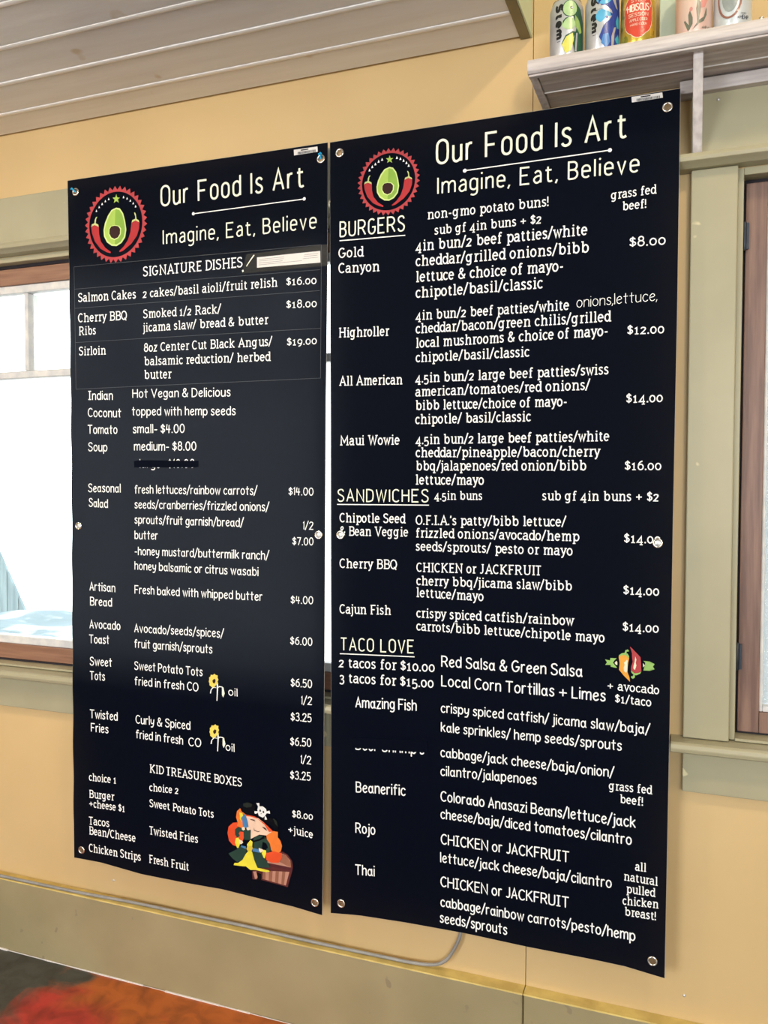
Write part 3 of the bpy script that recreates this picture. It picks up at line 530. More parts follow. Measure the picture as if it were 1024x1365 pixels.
# ================================================================ menu banners (measured layout, metres on the wall)
TEXT = [
    ('L', 'd', 'title_lettering', 'Our Food Is Art', -1.2824, 2.047, -0.8794, 2.048, 0.0535),
    ('L', 'd', 'tagline_lettering', 'Imagine, Eat, Believe', -1.2769, 1.9516, -0.848, 1.9486, 0.0379),
    ('L', 's', 'heading_lettering', 'SIGNATURE DISHES', -1.3377, 1.8771, -1.0478, 1.8759, 0.0255),
    ('L', 's', 'dish_name', 'Salmon Cakes', -1.5452, 1.8279, -1.3601, 1.823, 0.0238),
    ('L', 's', 'dish_description', '2 cakes/basil aioli/fruit relish', -1.3383, 1.8227, -0.9524, 1.8211, 0.0227),
    ('L', 's', 'price_lettering', '$16.00', -0.9284, 1.8217, -0.849, 1.8191, 0.0198),
    ('L', 's', 'dish_name', 'Cherry BBQ', -1.546, 1.7744, -1.3885, 1.7708, 0.024),
    ('L', 's', 'dish_name', 'Ribs', -1.5448, 1.74, -1.4885, 1.7394, 0.0235),
    ('L', 's', 'dish_description', 'Smoked 1/2 Rack/', -1.338, 1.7709, -1.1091, 1.7684, 0.023),
    ('L', 's', 'dish_description', 'jicama slaw/ bread & butter', -1.3383, 1.7364, -0.9782, 1.7334, 0.0228),
    ('L', 's', 'price_lettering', '$18.00', -0.9285, 1.7676, -0.8484, 1.7651, 0.0198),
    ('L', 's', 'dish_name', 'Sirloin', -1.5446, 1.687, -1.4566, 1.6851, 0.0235),
    ('L', 's', 'dish_description', '8oz Center Cut Black Angus/', -1.3361, 1.685, -0.9672, 1.6807, 0.0228),
    ('L', 's', 'dish_description', 'balsamic reduction/ herbed', -1.3364, 1.6504, -0.9724, 1.6444, 0.0229),
    ('L', 's', 'dish_description', 'butter', -1.3366, 1.6157, -1.2542, 1.6143, 0.0234),
    ('L', 's', 'price_lettering', '$19.00', -0.9271, 1.6784, -0.8483, 1.6779, 0.0199),
    ('L', 'h', 'dish_name', 'Indian', -1.5154, 1.5685, -1.435, 1.5657, 0.0242),
    ('L', 'h', 'dish_description', 'Hot Vegan & Delicious', -1.3731, 1.5685, -1.0818, 1.5621, 0.0232),
    ('L', 'h', 'dish_name', 'Coconut', -1.5167, 1.5234, -1.4085, 1.5191, 0.0242),
    ('L', 'h', 'dish_description', 'topped with hemp seeds', -1.3751, 1.5231, -1.0673, 1.5157, 0.0232),
    ('L', 'h', 'dish_name', 'Tomato', -1.518, 1.4789, -1.4209, 1.4763, 0.0242),
    ('L', 'h', 'dish_description', 'small- $4.00', -1.3719, 1.4775, -1.2141, 1.4751, 0.0235),
    ('L', 'h', 'dish_name', 'Soup', -1.5165, 1.4321, -1.4534, 1.4314, 0.0243),
    ('L', 'h', 'dish_description', 'medium- $8.00', -1.3687, 1.4325, -1.1798, 1.4303, 0.0235),
    ('L', 'h', 'dish_description', '-large- $10.00', -1.3638, 1.3876, -1.1845, 1.3868, 0.0228),
    ('L', 'h', 'dish_name', 'Seasonal', -1.5173, 1.3241, -1.4112, 1.3233, 0.0236),
    ('L', 'h', 'dish_name', 'Salad', -1.5157, 1.2852, -1.4525, 1.2824, 0.0237),
    ('L', 'h', 'dish_description', 'fresh lettuces/rainbow carrots/', -1.3674, 1.3215, -1.0071, 1.3198, 0.0225),
    ('L', 'h', 'dish_description', 'seeds/cranberries/frizzled onions/', -1.3675, 1.2828, -0.9743, 1.2805, 0.0225),
    ('L', 'h', 'dish_description', 'sprouts/fruit garnish/bread/', -1.3676, 1.2433, -1.0445, 1.2409, 0.0226),
    ('L', 'h', 'dish_description', 'butter', -1.3678, 1.2031, -1.2952, 1.2029, 0.0231),
    ('L', 'h', 'dish_description', '-honey mustard/buttermilk ranch/', -1.3679, 1.1615, -0.9738, 1.1624, 0.0225),
    ('L', 'h', 'dish_description', 'honey balsamic or citrus wasabi', -1.3681, 1.1233, -1.0026, 1.1216, 0.0226),
    ('L', 'h', 'price_lettering', '$14.00', -0.9217, 1.3204, -0.8556, 1.3196, 0.0195),
    ('L', 'h', 'price_lettering', '1/2', -0.883, 1.239, -0.8552, 1.2383, 0.0194),
    ('L', 'h', 'price_lettering', '$7.00', -0.911, 1.2005, -0.855, 1.2008, 0.0195),
    ('L', 'h', 'dish_name', 'Artisan', -1.5145, 1.0616, -1.43, 1.0614, 0.0238),
    ('L', 'h', 'dish_name', 'Bread', -1.513, 1.0217, -1.4408, 1.0222, 0.0238),
    ('L', 'h', 'dish_description', 'Fresh baked with whipped butter', -1.3684, 1.061, -0.9912, 1.061, 0.0226),
    ('L', 'h', 'price_lettering', '$4.00', -0.9147, 1.059, -0.855, 1.0602, 0.0196),
    ('L', 'h', 'dish_name', 'Avocado', -1.5154, 0.9607, -1.414, 0.9617, 0.0238),
    ('L', 'h', 'dish_name', 'Toast', -1.5176, 0.9205, -1.4504, 0.9225, 0.0239),
    ('L', 'h', 'dish_description', 'Avocado/seeds/spices/', -1.3698, 0.9597, -1.0999, 0.9634, 0.0229),
    ('L', 'h', 'dish_description', 'fruit garnish/sprouts', -1.3701, 0.9191, -1.1329, 0.9216, 0.023),
    ('L', 'h', 'price_lettering', '$6.00', -0.9158, 0.96, -0.8567, 0.9602, 0.0203),
    ('L', 'h', 'dish_name', 'Sweet', -1.5155, 0.8608, -1.4422, 0.8625, 0.024),
    ('L', 'h', 'dish_name', 'Tots', -1.516, 0.822, -1.4657, 0.8228, 0.0241),
    ('L', 'h', 'dish_description', 'Sweet Potato Tots', -1.3706, 0.8614, -1.1616, 0.8616, 0.0231),
    ('L', 'h', 'dish_description', 'fried in fresh CO', -1.3701, 0.8207, -1.1737, 0.8219, 0.0232),
    ('L', 'h', 'dish_description', 'oil', -1.0869, 0.8204, -1.0607, 0.8194, 0.0204),
    ('L', 'h', 'price_lettering', '$6.50', -0.9141, 0.858, -0.8571, 0.8584, 0.021),
    ('L', 'h', 'price_lettering', '1/2', -0.8864, 0.8177, -0.857, 0.8179, 0.0203),
    ('L', 'h', 'price_lettering', '$3.25', -0.914, 0.7748, -0.8584, 0.7758, 0.0211),
    ('L', 'h', 'dish_name', 'Twisted', -1.5174, 0.7185, -1.4254, 0.7203, 0.0241),
    ('L', 'h', 'dish_name', 'Fries', -1.5143, 0.6813, -1.456, 0.6827, 0.0242),
    ('L', 'h', 'dish_description', 'Curly & Spiced', -1.3678, 0.72, -1.1986, 0.7209, 0.0233),
    ('L', 'h', 'dish_description', 'fried in fresh', -1.3675, 0.6806, -1.221, 0.6806, 0.0234),
    ('L', 'h', 'dish_description', 'CO', -1.2047, 0.679, -1.1666, 0.6807, 0.023),
    ('L', 'h', 'dish_description', 'oil', -1.0953, 0.6808, -1.0697, 0.6797, 0.0205),
    ('L', 'h', 'price_lettering', '$6.50', -0.9154, 0.7143, -0.859, 0.716, 0.0211),
    ('L', 'h', 'price_lettering', '1/2', -0.8878, 0.6738, -0.859, 0.6739, 0.0205),
    ('L', 'h', 'price_lettering', '$3.25', -0.9156, 0.6319, -0.8605, 0.6336, 0.0212),
    ('L', 's', 'heading_lettering', 'KID TREASURE BOXES', -1.3257, 0.5953, -1.0493, 0.5949, 0.0224),
    ('L', 's', 'dish_name', 'choice 1', -1.523, 0.5473, -1.4324, 0.5507, 0.0214),
    ('L', 's', 'dish_name', 'choice 2', -1.3265, 0.5465, -1.2365, 0.5505, 0.0207),
    ('L', 's', 'dish_name', 'Burger', -1.5239, 0.5005, -1.4412, 0.5041, 0.0222),
    ('L', 's', 'dish_name', '+cheese $1', -1.5244, 0.4751, -1.4056, 0.4779, 0.0214),
    ('L', 's', 'dish_description', 'Sweet Potato Tots', -1.3271, 0.504, -1.1315, 0.504, 0.0213),
    ('L', 's', 'dish_name', 'Tacos', -1.5254, 0.4266, -1.4578, 0.4296, 0.0223),
    ('L', 's', 'dish_name', 'Bean/Cheese', -1.5259, 0.3996, -1.3729, 0.4027, 0.0229),
    ('L', 's', 'dish_description', 'Twisted Fries', -1.3284, 0.431, -1.179, 0.4315, 0.0222),
    ('L', 's', 'dish_name', 'Chicken Strips', -1.527, 0.3517, -1.3573, 0.3543, 0.023),
    ('L', 's', 'dish_description', 'Fresh Fruit', -1.3315, 0.3544, -1.2079, 0.3544, 0.0223),
    ('L', 's', 'price_lettering', '$8.00', -0.9107, 0.5378, -0.8549, 0.5392, 0.0193),
    ('L', 's', 'price_lettering', '+juice', -0.9219, 0.4986, -0.855, 0.4941, 0.02),
    ('R', 'd', 'title_lettering', 'Our Food Is Art', -0.5551, 2.0557, -0.1454, 2.0573, 0.0559),
    ('R', 'd', 'tagline_lettering', 'Imagine, Eat, Believe', -0.5514, 1.9906, -0.1212, 1.985, 0.0386),
    ('R', 'd', 'section_heading', 'BURGERS', -0.7872, 1.92, -0.6268, 1.9176, 0.0366),
    ('R', 's', 'note_lettering', 'non-gmo potato buns!', -0.5744, 1.9385, -0.3051, 1.9374, 0.0217),
    ('R', 's', 'note_lettering', 'sub gf 4in buns + $2', -0.5575, 1.9027, -0.3199, 1.9028, 0.0209),
    ('R', 's', 'note_lettering', 'grass fed', -0.1767, 1.9358, -0.0885, 1.9374, 0.0189),
    ('R', 's', 'note_lettering', 'beef!', -0.1542, 1.9104, -0.1069, 1.9107, 0.019),
    ('R', 's', 'dish_name', 'Gold', -0.7898, 1.8722, -0.7286, 1.8707, 0.0239),
    ('R', 's', 'dish_name', 'Canyon', -0.7896, 1.8374, -0.6879, 1.8336, 0.0238),
    ('R', 's', 'dish_description', '4in bun/2 beef patties/white', -0.601, 1.8702, -0.2238, 1.8686, 0.0247),
    ('R', 's', 'dish_description', 'cheddar/grilled onions/bibb', -0.6008, 1.8366, -0.2204, 1.8318, 0.0247),
    ('R', 's', 'dish_description', 'lettuce & choice of mayo-', -0.6006, 1.8013, -0.2719, 1.7977, 0.0249),
    ('R', 's', 'dish_description', 'chipotle/basil/classic', -0.6004, 1.766, -0.3162, 1.7652, 0.025),
    ('R', 's', 'price_lettering', '$8.00', -0.139, 1.8349, -0.0684, 1.8329, 0.0211),
    ('R', 's', 'dish_description', '4in bun/2 beef patties/white', -0.6001, 1.7162, -0.2598, 1.7155, 0.0226),
    ('R', 'p', 'handwritten_addition', 'onions,lettuce,', -0.2442, 1.7188, -0.0835, 1.7215, 0.0221),
    ('R', 's', 'dish_description', 'cheddar/bacon/green chilis/grilled', -0.5999, 1.6865, -0.175, 1.6856, 0.0231),
    ('R', 's', 'dish_name', 'Highroller', -0.7891, 1.6886, -0.6644, 1.6854, 0.0231),
    ('R', 's', 'dish_description', 'local mushrooms & choice of mayo-', -0.5997, 1.6542, -0.179, 1.6562, 0.0232),
    ('R', 's', 'dish_description', 'chipotle/basil/classic', -0.5995, 1.622, -0.3432, 1.6218, 0.0228),
    ('R', 's', 'price_lettering', '$12.00', -0.141, 1.6561, -0.0687, 1.6545, 0.0204),
    ('R', 's', 'dish_name', 'All American', -0.7869, 1.5766, -0.631, 1.5739, 0.023),
    ('R', 's', 'dish_description', '4.5in bun/2 large beef patties/swiss', -0.6001, 1.5759, -0.1773, 1.5766, 0.0225),
    ('R', 's', 'dish_description', 'american/tomatoes/red onions/', -0.6, 1.5452, -0.2149, 1.5461, 0.0226),
    ('R', 's', 'dish_description', 'bibb lettuce/choice of mayo-', -0.5998, 1.5145, -0.2613, 1.513, 0.0227),
    ('R', 's', 'dish_description', 'chipotle/ basil/classic', -0.5996, 1.4829, -0.3387, 1.4831, 0.0229),
    ('R', 's', 'price_lettering', '$14.00', -0.1413, 1.5159, -0.0696, 1.5157, 0.0205),
    ('R', 's', 'dish_name', 'Maui Wowie', -0.7856, 1.4377, -0.6372, 1.4373, 0.0232),
    ('R', 's', 'dish_description', '4.5in bun/2 large beef patties/white', -0.5985, 1.4375, -0.1741, 1.4381, 0.0225),
    ('R', 's', 'dish_description', 'cheddar/pineapple/bacon/cherry', -0.5983, 1.4083, -0.1934, 1.4062, 0.0226),
    ('R', 's', 'dish_description', 'bbq/jalapenoes/red onion/bibb', -0.5982, 1.3783, -0.2203, 1.3771, 0.0227),
    ('R', 's', 'dish_description', 'lettuce/mayo', -0.5989, 1.3466, -0.4402, 1.3463, 0.0232),
    ('R', 's', 'price_lettering', '$16.00', -0.1424, 1.3776, -0.0705, 1.3773, 0.0206),
    ('R', 'd', 'section_heading', 'SANDWICHES', -0.7909, 1.3057, -0.5672, 1.3063, 0.0305),
    ('R', 's', 'note_lettering', '4.5in buns', -0.5537, 1.3129, -0.444, 1.3131, 0.02),
    ('R', 's', 'note_lettering', 'sub gf 4in buns + $2', -0.3123, 1.3136, -0.0745, 1.3136, 0.021),
    ('R', 's', 'dish_name', 'Chipotle Seed', -0.7853, 1.2577, -0.6234, 1.2583, 0.0224),
    ('R', 's', 'dish_name', '& Bean Veggie', -0.7853, 1.2265, -0.6156, 1.2281, 0.0224),
    ('R', 's', 'dish_description', "O.F.I.A.'s patty/bibb lettuce/", -0.5976, 1.2555, -0.2615, 1.2584, 0.0221),
    ('R', 's', 'dish_description', 'frizzled onions/avocado/hemp', -0.5975, 1.2269, -0.2342, 1.2278, 0.022),
    ('R', 's', 'dish_description', 'seeds/sprouts/ pesto or mayo', -0.5974, 1.1967, -0.2466, 1.197, 0.0221),
    ('R', 's', 'price_lettering', '$14.00', -0.142, 1.2274, -0.0699, 1.2272, 0.0207),
    ('R', 's', 'dish_name', 'Cherry BBQ', -0.7853, 1.1504, -0.6422, 1.1525, 0.0226),
    ('R', 's', 'dish_description', 'CHICKEN or JACKFRUIT', -0.5955, 1.1486, -0.3131, 1.1522, 0.0215),
    ('R', 's', 'dish_description', 'cherry bbq/jicama slaw/bibb', -0.5954, 1.1183, -0.2473, 1.1221, 0.0221),
    ('R', 's', 'dish_description', 'lettuce/mayo', -0.5961, 1.0912, -0.4392, 1.0896, 0.0226),
    ('R', 's', 'price_lettering', '$14.00', -0.1421, 1.1198, -0.0713, 1.1205, 0.0208),
    ('R', 's', 'dish_name', 'Cajun Fish', -0.7854, 1.0426, -0.6569, 1.0466, 0.0227),
    ('R', 's', 'dish_description', 'crispy spiced catfish/rainbow', -0.5951, 1.0444, -0.2435, 1.048, 0.0222),
    ('R', 's', 'dish_description', 'carrots/bibb lettuce/chipotle mayo', -0.5951, 1.0148, -0.1787, 1.0166, 0.0221),
    ('R', 's', 'price_lettering', '$14.00', -0.1426, 1.0433, -0.071, 1.0444, 0.0208),
    ('R', 'd', 'section_heading', 'TACO LOVE', -0.7837, 0.9546, -0.6001, 0.9614, 0.0319),
    ('R', 's', 'note_lettering', '2 tacos for $10.00', -0.7875, 0.915, -0.5512, 0.9225, 0.0243),
    ('R', 's', 'note_lettering', '3 tacos for $15.00', -0.7867, 0.8791, -0.5537, 0.8862, 0.0243),
    ('R', 'h', 'note_lettering', 'Red Salsa & Green Salsa', -0.536, 0.936, -0.223, 0.9396, 0.0261),
    ('R', 'h', 'note_lettering', 'Local Corn Tortillas + Limes', -0.5359, 0.8919, -0.1751, 0.8921, 0.026),
    ('R', 's', 'note_lettering', '+ avocado', -0.1724, 0.9182, -0.0686, 0.9175, 0.0188),
    ('R', 's', 'note_lettering', '$1/taco', -0.1561, 0.8924, -0.0837, 0.8906, 0.0188),
    ('R', 'h', 'dish_name', 'Amazing Fish', -0.7455, 0.823, -0.5938, 0.8295, 0.0261),
    ('R', 'h', 'dish_description', 'crispy spiced catfish/ jicama slaw/baja/', -0.5365, 0.832, -0.0858, 0.832, 0.0227),
    ('R', 'h', 'dish_description', 'kale sprinkles/ hemp seeds/sprouts', -0.5364, 0.7877, -0.1412, 0.7916, 0.0229),
    ('R', 'h', 'dish_name', "Beer Shrimp's", -0.7458, 0.7221, -0.5756, 0.7303, 0.0261),
    ('R', 'h', 'dish_description', 'cabbage/jack cheese/baja/onion/', -0.5371, 0.73, -0.1565, 0.7325, 0.023),
    ('R', 'h', 'dish_description', 'cilantro/jalapenoes', -0.537, 0.687, -0.3186, 0.6951, 0.0234),
    ('R', 's', 'note_lettering', 'grass fed', -0.1665, 0.7059, -0.0807, 0.7079, 0.019),
    ('R', 's', 'note_lettering', 'beef!', -0.1443, 0.6807, -0.0975, 0.6813, 0.019),
    ('R', 'h', 'dish_name', 'Beanerific', -0.7452, 0.6208, -0.6206, 0.6283, 0.0264),
    ('R', 'h', 'dish_description', 'Colorado Anasazi Beans/lettuce/jack', -0.5368, 0.6283, -0.1112, 0.6322, 0.0246),
    ('R', 'h', 'dish_description', 'cheese/baja/diced tomatoes/cilantro', -0.5367, 0.5877, -0.1187, 0.5944, 0.0238),
    ('R', 'h', 'dish_name', 'Rojo', -0.7464, 0.5222, -0.6955, 0.5248, 0.0258),
    ('R', 'h', 'dish_description', 'CHICKEN or JACKFRUIT', -0.5358, 0.5288, -0.2471, 0.5357, 0.025),
    ('R', 'h', 'dish_description', 'lettuce/jack cheese/baja/cilantro', -0.5374, 0.4869, -0.1583, 0.4953, 0.024),
    ('R', 's', 'note_lettering', 'all', -0.1116, 0.5421, -0.0894, 0.5429, 0.019),
    ('R', 's', 'note_lettering', 'natural', -0.1344, 0.5173, -0.0663, 0.5173, 0.0191),
    ('R', 's', 'note_lettering', 'pulled', -0.1291, 0.4914, -0.0717, 0.4928, 0.0191),
    ('R', 's', 'note_lettering', 'chicken', -0.136, 0.4647, -0.0643, 0.4698, 0.0191),
    ('R', 's', 'note_lettering', 'breast!', -0.1321, 0.4422, -0.0689, 0.4438, 0.0191),
    ('R', 'h', 'dish_name', 'Thai', -0.7477, 0.4213, -0.6975, 0.4256, 0.026),
    ('R', 'h', 'dish_description', 'CHICKEN or JACKFRUIT', -0.5364, 0.4303, -0.2469, 0.4357, 0.0251),
    ('R', 'h', 'dish_description', 'cabbage/rainbow carrots/pesto/hemp', -0.5363, 0.3843, -0.1091, 0.3913, 0.024),
    ('R', 'h', 'dish_description', 'seeds/sprouts', -0.5379, 0.3463, -0.3814, 0.3489, 0.0247),
]
RULES = [
    ('L', 1, [(-1.186, 2.0197), (-0.8803, 2.0209)]),
    ('L', 0, [(-1.557, 1.9215), (-0.8362, 1.9096)]),
    ('L', 0, [(-1.5563, 1.863), (-0.8398, 1.8519)]),
    ('L', 0, [(-1.5572, 1.8124), (-0.8399, 1.8032)]),
    ('L', 0, [(-1.5568, 1.7221), (-0.8385, 1.7149)]),
    ('L', 0, [(-1.5556, 1.5984), (-0.8383, 1.5977)]),
    ('L', 0, [(-1.557, 1.9215), (-1.5556, 1.5984)]),
    ('L', 0, [(-0.8362, 1.9096), (-0.8383, 1.5977)]),
    ('R', 1, [(-0.4885, 2.0354), (-0.1801, 2.0374)]),
    ('R', 2, [(-0.7872, 1.9125), (-0.6259, 1.9087)]),
    ('R', 2, [(-0.7918, 1.2998), (-0.5663, 1.3006)]),
    ('R', 2, [(-0.7846, 0.9477), (-0.5992, 0.954)]),
]
LOGO = {
    'avocado_skin': [(0.003, 0.0429), (0.0146, 0.0396), (0.0244, 0.0262), (0.0304, 0.005), (0.0338, -0.0159), (0.0298, -0.036), (0.0182, -0.0492), (0.0029, -0.0556), (-0.0123, -0.0534), (-0.0275, -0.0426), (-0.0363, -0.0272), (-0.0378, -0.0105), (-0.0331, 0.0077), (-0.0238, 0.0253), (-0.0121, 0.0385)],
    'avocado_flesh': [(0.0029, 0.0392), (0.0132, 0.0356), (0.0219, 0.0234), (0.0271, 0.0043), (0.0298, -0.0155), (0.026, -0.0335), (0.0158, -0.0459), (0.0025, -0.0514), (-0.011, -0.0494), (-0.0244, -0.0398), (-0.0319, -0.0266), (-0.0337, -0.0109), (-0.0288, 0.0062), (-0.0203, 0.0229), (-0.0096, 0.0357)],
    'avocado_half': [(0.0029, 0.0392), (0.0132, 0.0356), (0.0219, 0.0234), (0.0271, 0.0043), (0.0298, -0.0155), (0.026, -0.0335), (0.0158, -0.0459), (0.0025, -0.0514), (-0.0021, -0.0493), (-0.0013, 0.0002), (0.0006, 0.037)],
    'avocado_rim': [(-0.0021, -0.0008), (0.0113, -0.0043), (0.0183, -0.0122), (0.0173, -0.0265), (0.0096, -0.036), (-0.0027, -0.0399), (-0.0146, -0.0346), (-0.0216, -0.0225), (-0.0206, -0.0102), (-0.0141, -0.0026)],
    'avocado_stone': [(-0.0021, -0.0028), (0.0088, -0.0054), (0.015, -0.0129), (0.0143, -0.0252), (0.0078, -0.0338), (-0.0026, -0.0368), (-0.0125, -0.0321), (-0.019, -0.0217), (-0.0183, -0.0104), (-0.0128, -0.0038)],
    'left_chili': [(-0.0773, 0.0031), (-0.0655, 0.006), (-0.0526, 0.0004), (-0.0517, -0.0194), (-0.0468, -0.0386), (-0.0329, -0.0566), (-0.0151, -0.0687), (-0.0165, -0.0717), (-0.028, -0.0685), (-0.0484, -0.0572), (-0.0663, -0.0367), (-0.075, -0.0149)],
    'left_chili_cap': [(-0.0766, 0.0015), (-0.0746, 0.008), (-0.0667, 0.0097), (-0.0602, 0.009), (-0.0538, 0.0047), (-0.0526, -0.001), (-0.0591, 0.0026), (-0.0655, 0.0054), (-0.0713, 0.0039)],
    'left_chili_stem': [(-0.0665, 0.0092), (-0.0653, 0.0174), (-0.062, 0.0243), (-0.0584, 0.0264), (-0.0574, 0.0244), (-0.0605, 0.0211), (-0.0623, 0.0088)],
    'right_chili': [(0.0503, 0.0008), (0.0628, 0.0036), (0.0744, -0.0017), (0.0732, -0.0179), (0.066, -0.0355), (0.0483, -0.0542), (0.023, -0.0693), (0.0128, -0.0718), (0.0108, -0.0691), (0.0257, -0.0582), (0.0385, -0.043), (0.0463, -0.0233)],
    'right_chili_cap': [(0.0506, -0.0002), (0.0529, 0.0057), (0.0604, 0.0075), (0.0666, 0.0068), (0.0727, 0.0029), (0.0744, -0.0021), (0.0677, 0.001), (0.0628, 0.0036), (0.0566, 0.0018)],
    'right_chili_stem': [(0.0616, 0.0068), (0.0622, 0.0138), (0.0594, 0.0213), (0.0586, 0.024), (0.0614, 0.0237), (0.0643, 0.0187), (0.0658, 0.0063)],
    'star': [(0.0041, 0.0767), (0.0069, 0.0682), (0.0155, 0.0672), (0.0086, 0.0628), (0.0118, 0.0543), (0.0038, 0.0593), (-0.0042, 0.0557), (-0.0012, 0.0636), (-0.0077, 0.0693), (0.0014, 0.0694)],
}
LOGO_TRI = [(-0.0602, 0.0414), (-0.0512, 0.0501), (-0.0412, 0.0568), (-0.0308, 0.0631), (-0.02, 0.0672), (0.0266, 0.0665), (0.0375, 0.0621), (0.0474, 0.0555), (0.0563, 0.0477), (0.0633, 0.039)]
SALSA = [
    ('green', [(-0.1494, 0.9922), (-0.1436, 0.997), (-0.1377, 0.9985), (-0.1318, 0.997), (-0.1288, 0.9916), (-0.1288, 0.9862), (-0.1317, 0.989), (-0.1376, 0.9932), (-0.1435, 0.9919), (-0.1486, 0.9889)]),
    ('green', [(-0.1377, 0.9978), (-0.1363, 1.004), (-0.1319, 1.0059), (-0.1293, 1.0038), (-0.1304, 1.0014), (-0.1333, 1.0015), (-0.1345, 0.9977)]),
    ('orange', [(-0.1497, 0.9895), (-0.1435, 0.9927), (-0.1376, 0.9939), (-0.1317, 0.9903), (-0.1288, 0.987), (-0.1304, 0.9784), (-0.1315, 0.9691), (-0.1316, 0.9584), (-0.1276, 0.948), (-0.1264, 0.9389), (-0.1386, 0.9501), (-0.1488, 0.9623), (-0.1474, 0.9755)]),
    ('cream', [(-0.1331, 0.9843), (-0.1314, 0.9829), (-0.1322, 0.9767), (-0.1315, 0.9691), (-0.132, 0.9614), (-0.1343, 0.9566), (-0.1387, 0.9601), (-0.1395, 0.9669), (-0.1374, 0.9732), (-0.1389, 0.9777)]),
    ('red', [(-0.1273, 1.0126), (-0.1202, 1.006), (-0.1062, 0.9918), (-0.1051, 0.9805), (-0.104, 0.963), (-0.1109, 0.9583), (-0.1174, 0.9573), (-0.1248, 0.9635), (-0.1242, 0.9712), (-0.1214, 0.9807), (-0.1229, 0.9897), (-0.1231, 0.9989)]),
    ('cream', [(-0.1164, 0.9925), (-0.1142, 0.9858), (-0.1155, 0.9796), (-0.114, 0.9736), (-0.1168, 0.9642), (-0.1198, 0.967), (-0.1195, 0.9732), (-0.1177, 0.981)]),
    ('green', [(-0.1248, 0.9628), (-0.1174, 0.9573), (-0.1102, 0.9584), (-0.104, 0.9622), (-0.1065, 0.9574), (-0.1138, 0.9535), (-0.1189, 0.9536), (-0.1233, 0.9575)]),
    ('green', [(-0.1196, 0.9536), (-0.1167, 0.9527), (-0.1169, 0.9481), (-0.121, 0.9455), (-0.1242, 0.9475), (-0.1242, 0.9506), (-0.121, 0.9508)]),
    ('green', [(-0.1772, 0.9816), (-0.1671, 0.9801), (-0.1664, 0.9855), (-0.1538, 0.9857), (-0.1582, 0.9808), (-0.1611, 0.9759), (-0.1536, 0.9673), (-0.1532, 0.9654), (-0.1654, 0.9671), (-0.1658, 0.9709), (-0.1766, 0.97), (-0.173, 0.9757)]),
    ('cream', [(-0.1578, 0.9754), (-0.1545, 0.9803), (-0.1522, 0.9782), (-0.1521, 0.9717), (-0.1544, 0.9718)]),
    ('green', [(-0.078, 0.9799), (-0.088, 0.9788), (-0.0874, 0.9842), (-0.1004, 0.9846), (-0.0964, 0.9812), (-0.093, 0.9754), (-0.0994, 0.9672), (-0.1001, 0.9649), (-0.0871, 0.9652), (-0.0876, 0.969), (-0.0778, 0.969), (-0.0815, 0.974)]),
    ('cream', [(-0.101, 0.98), (-0.0973, 0.9753), (-0.1009, 0.9713)]),
]
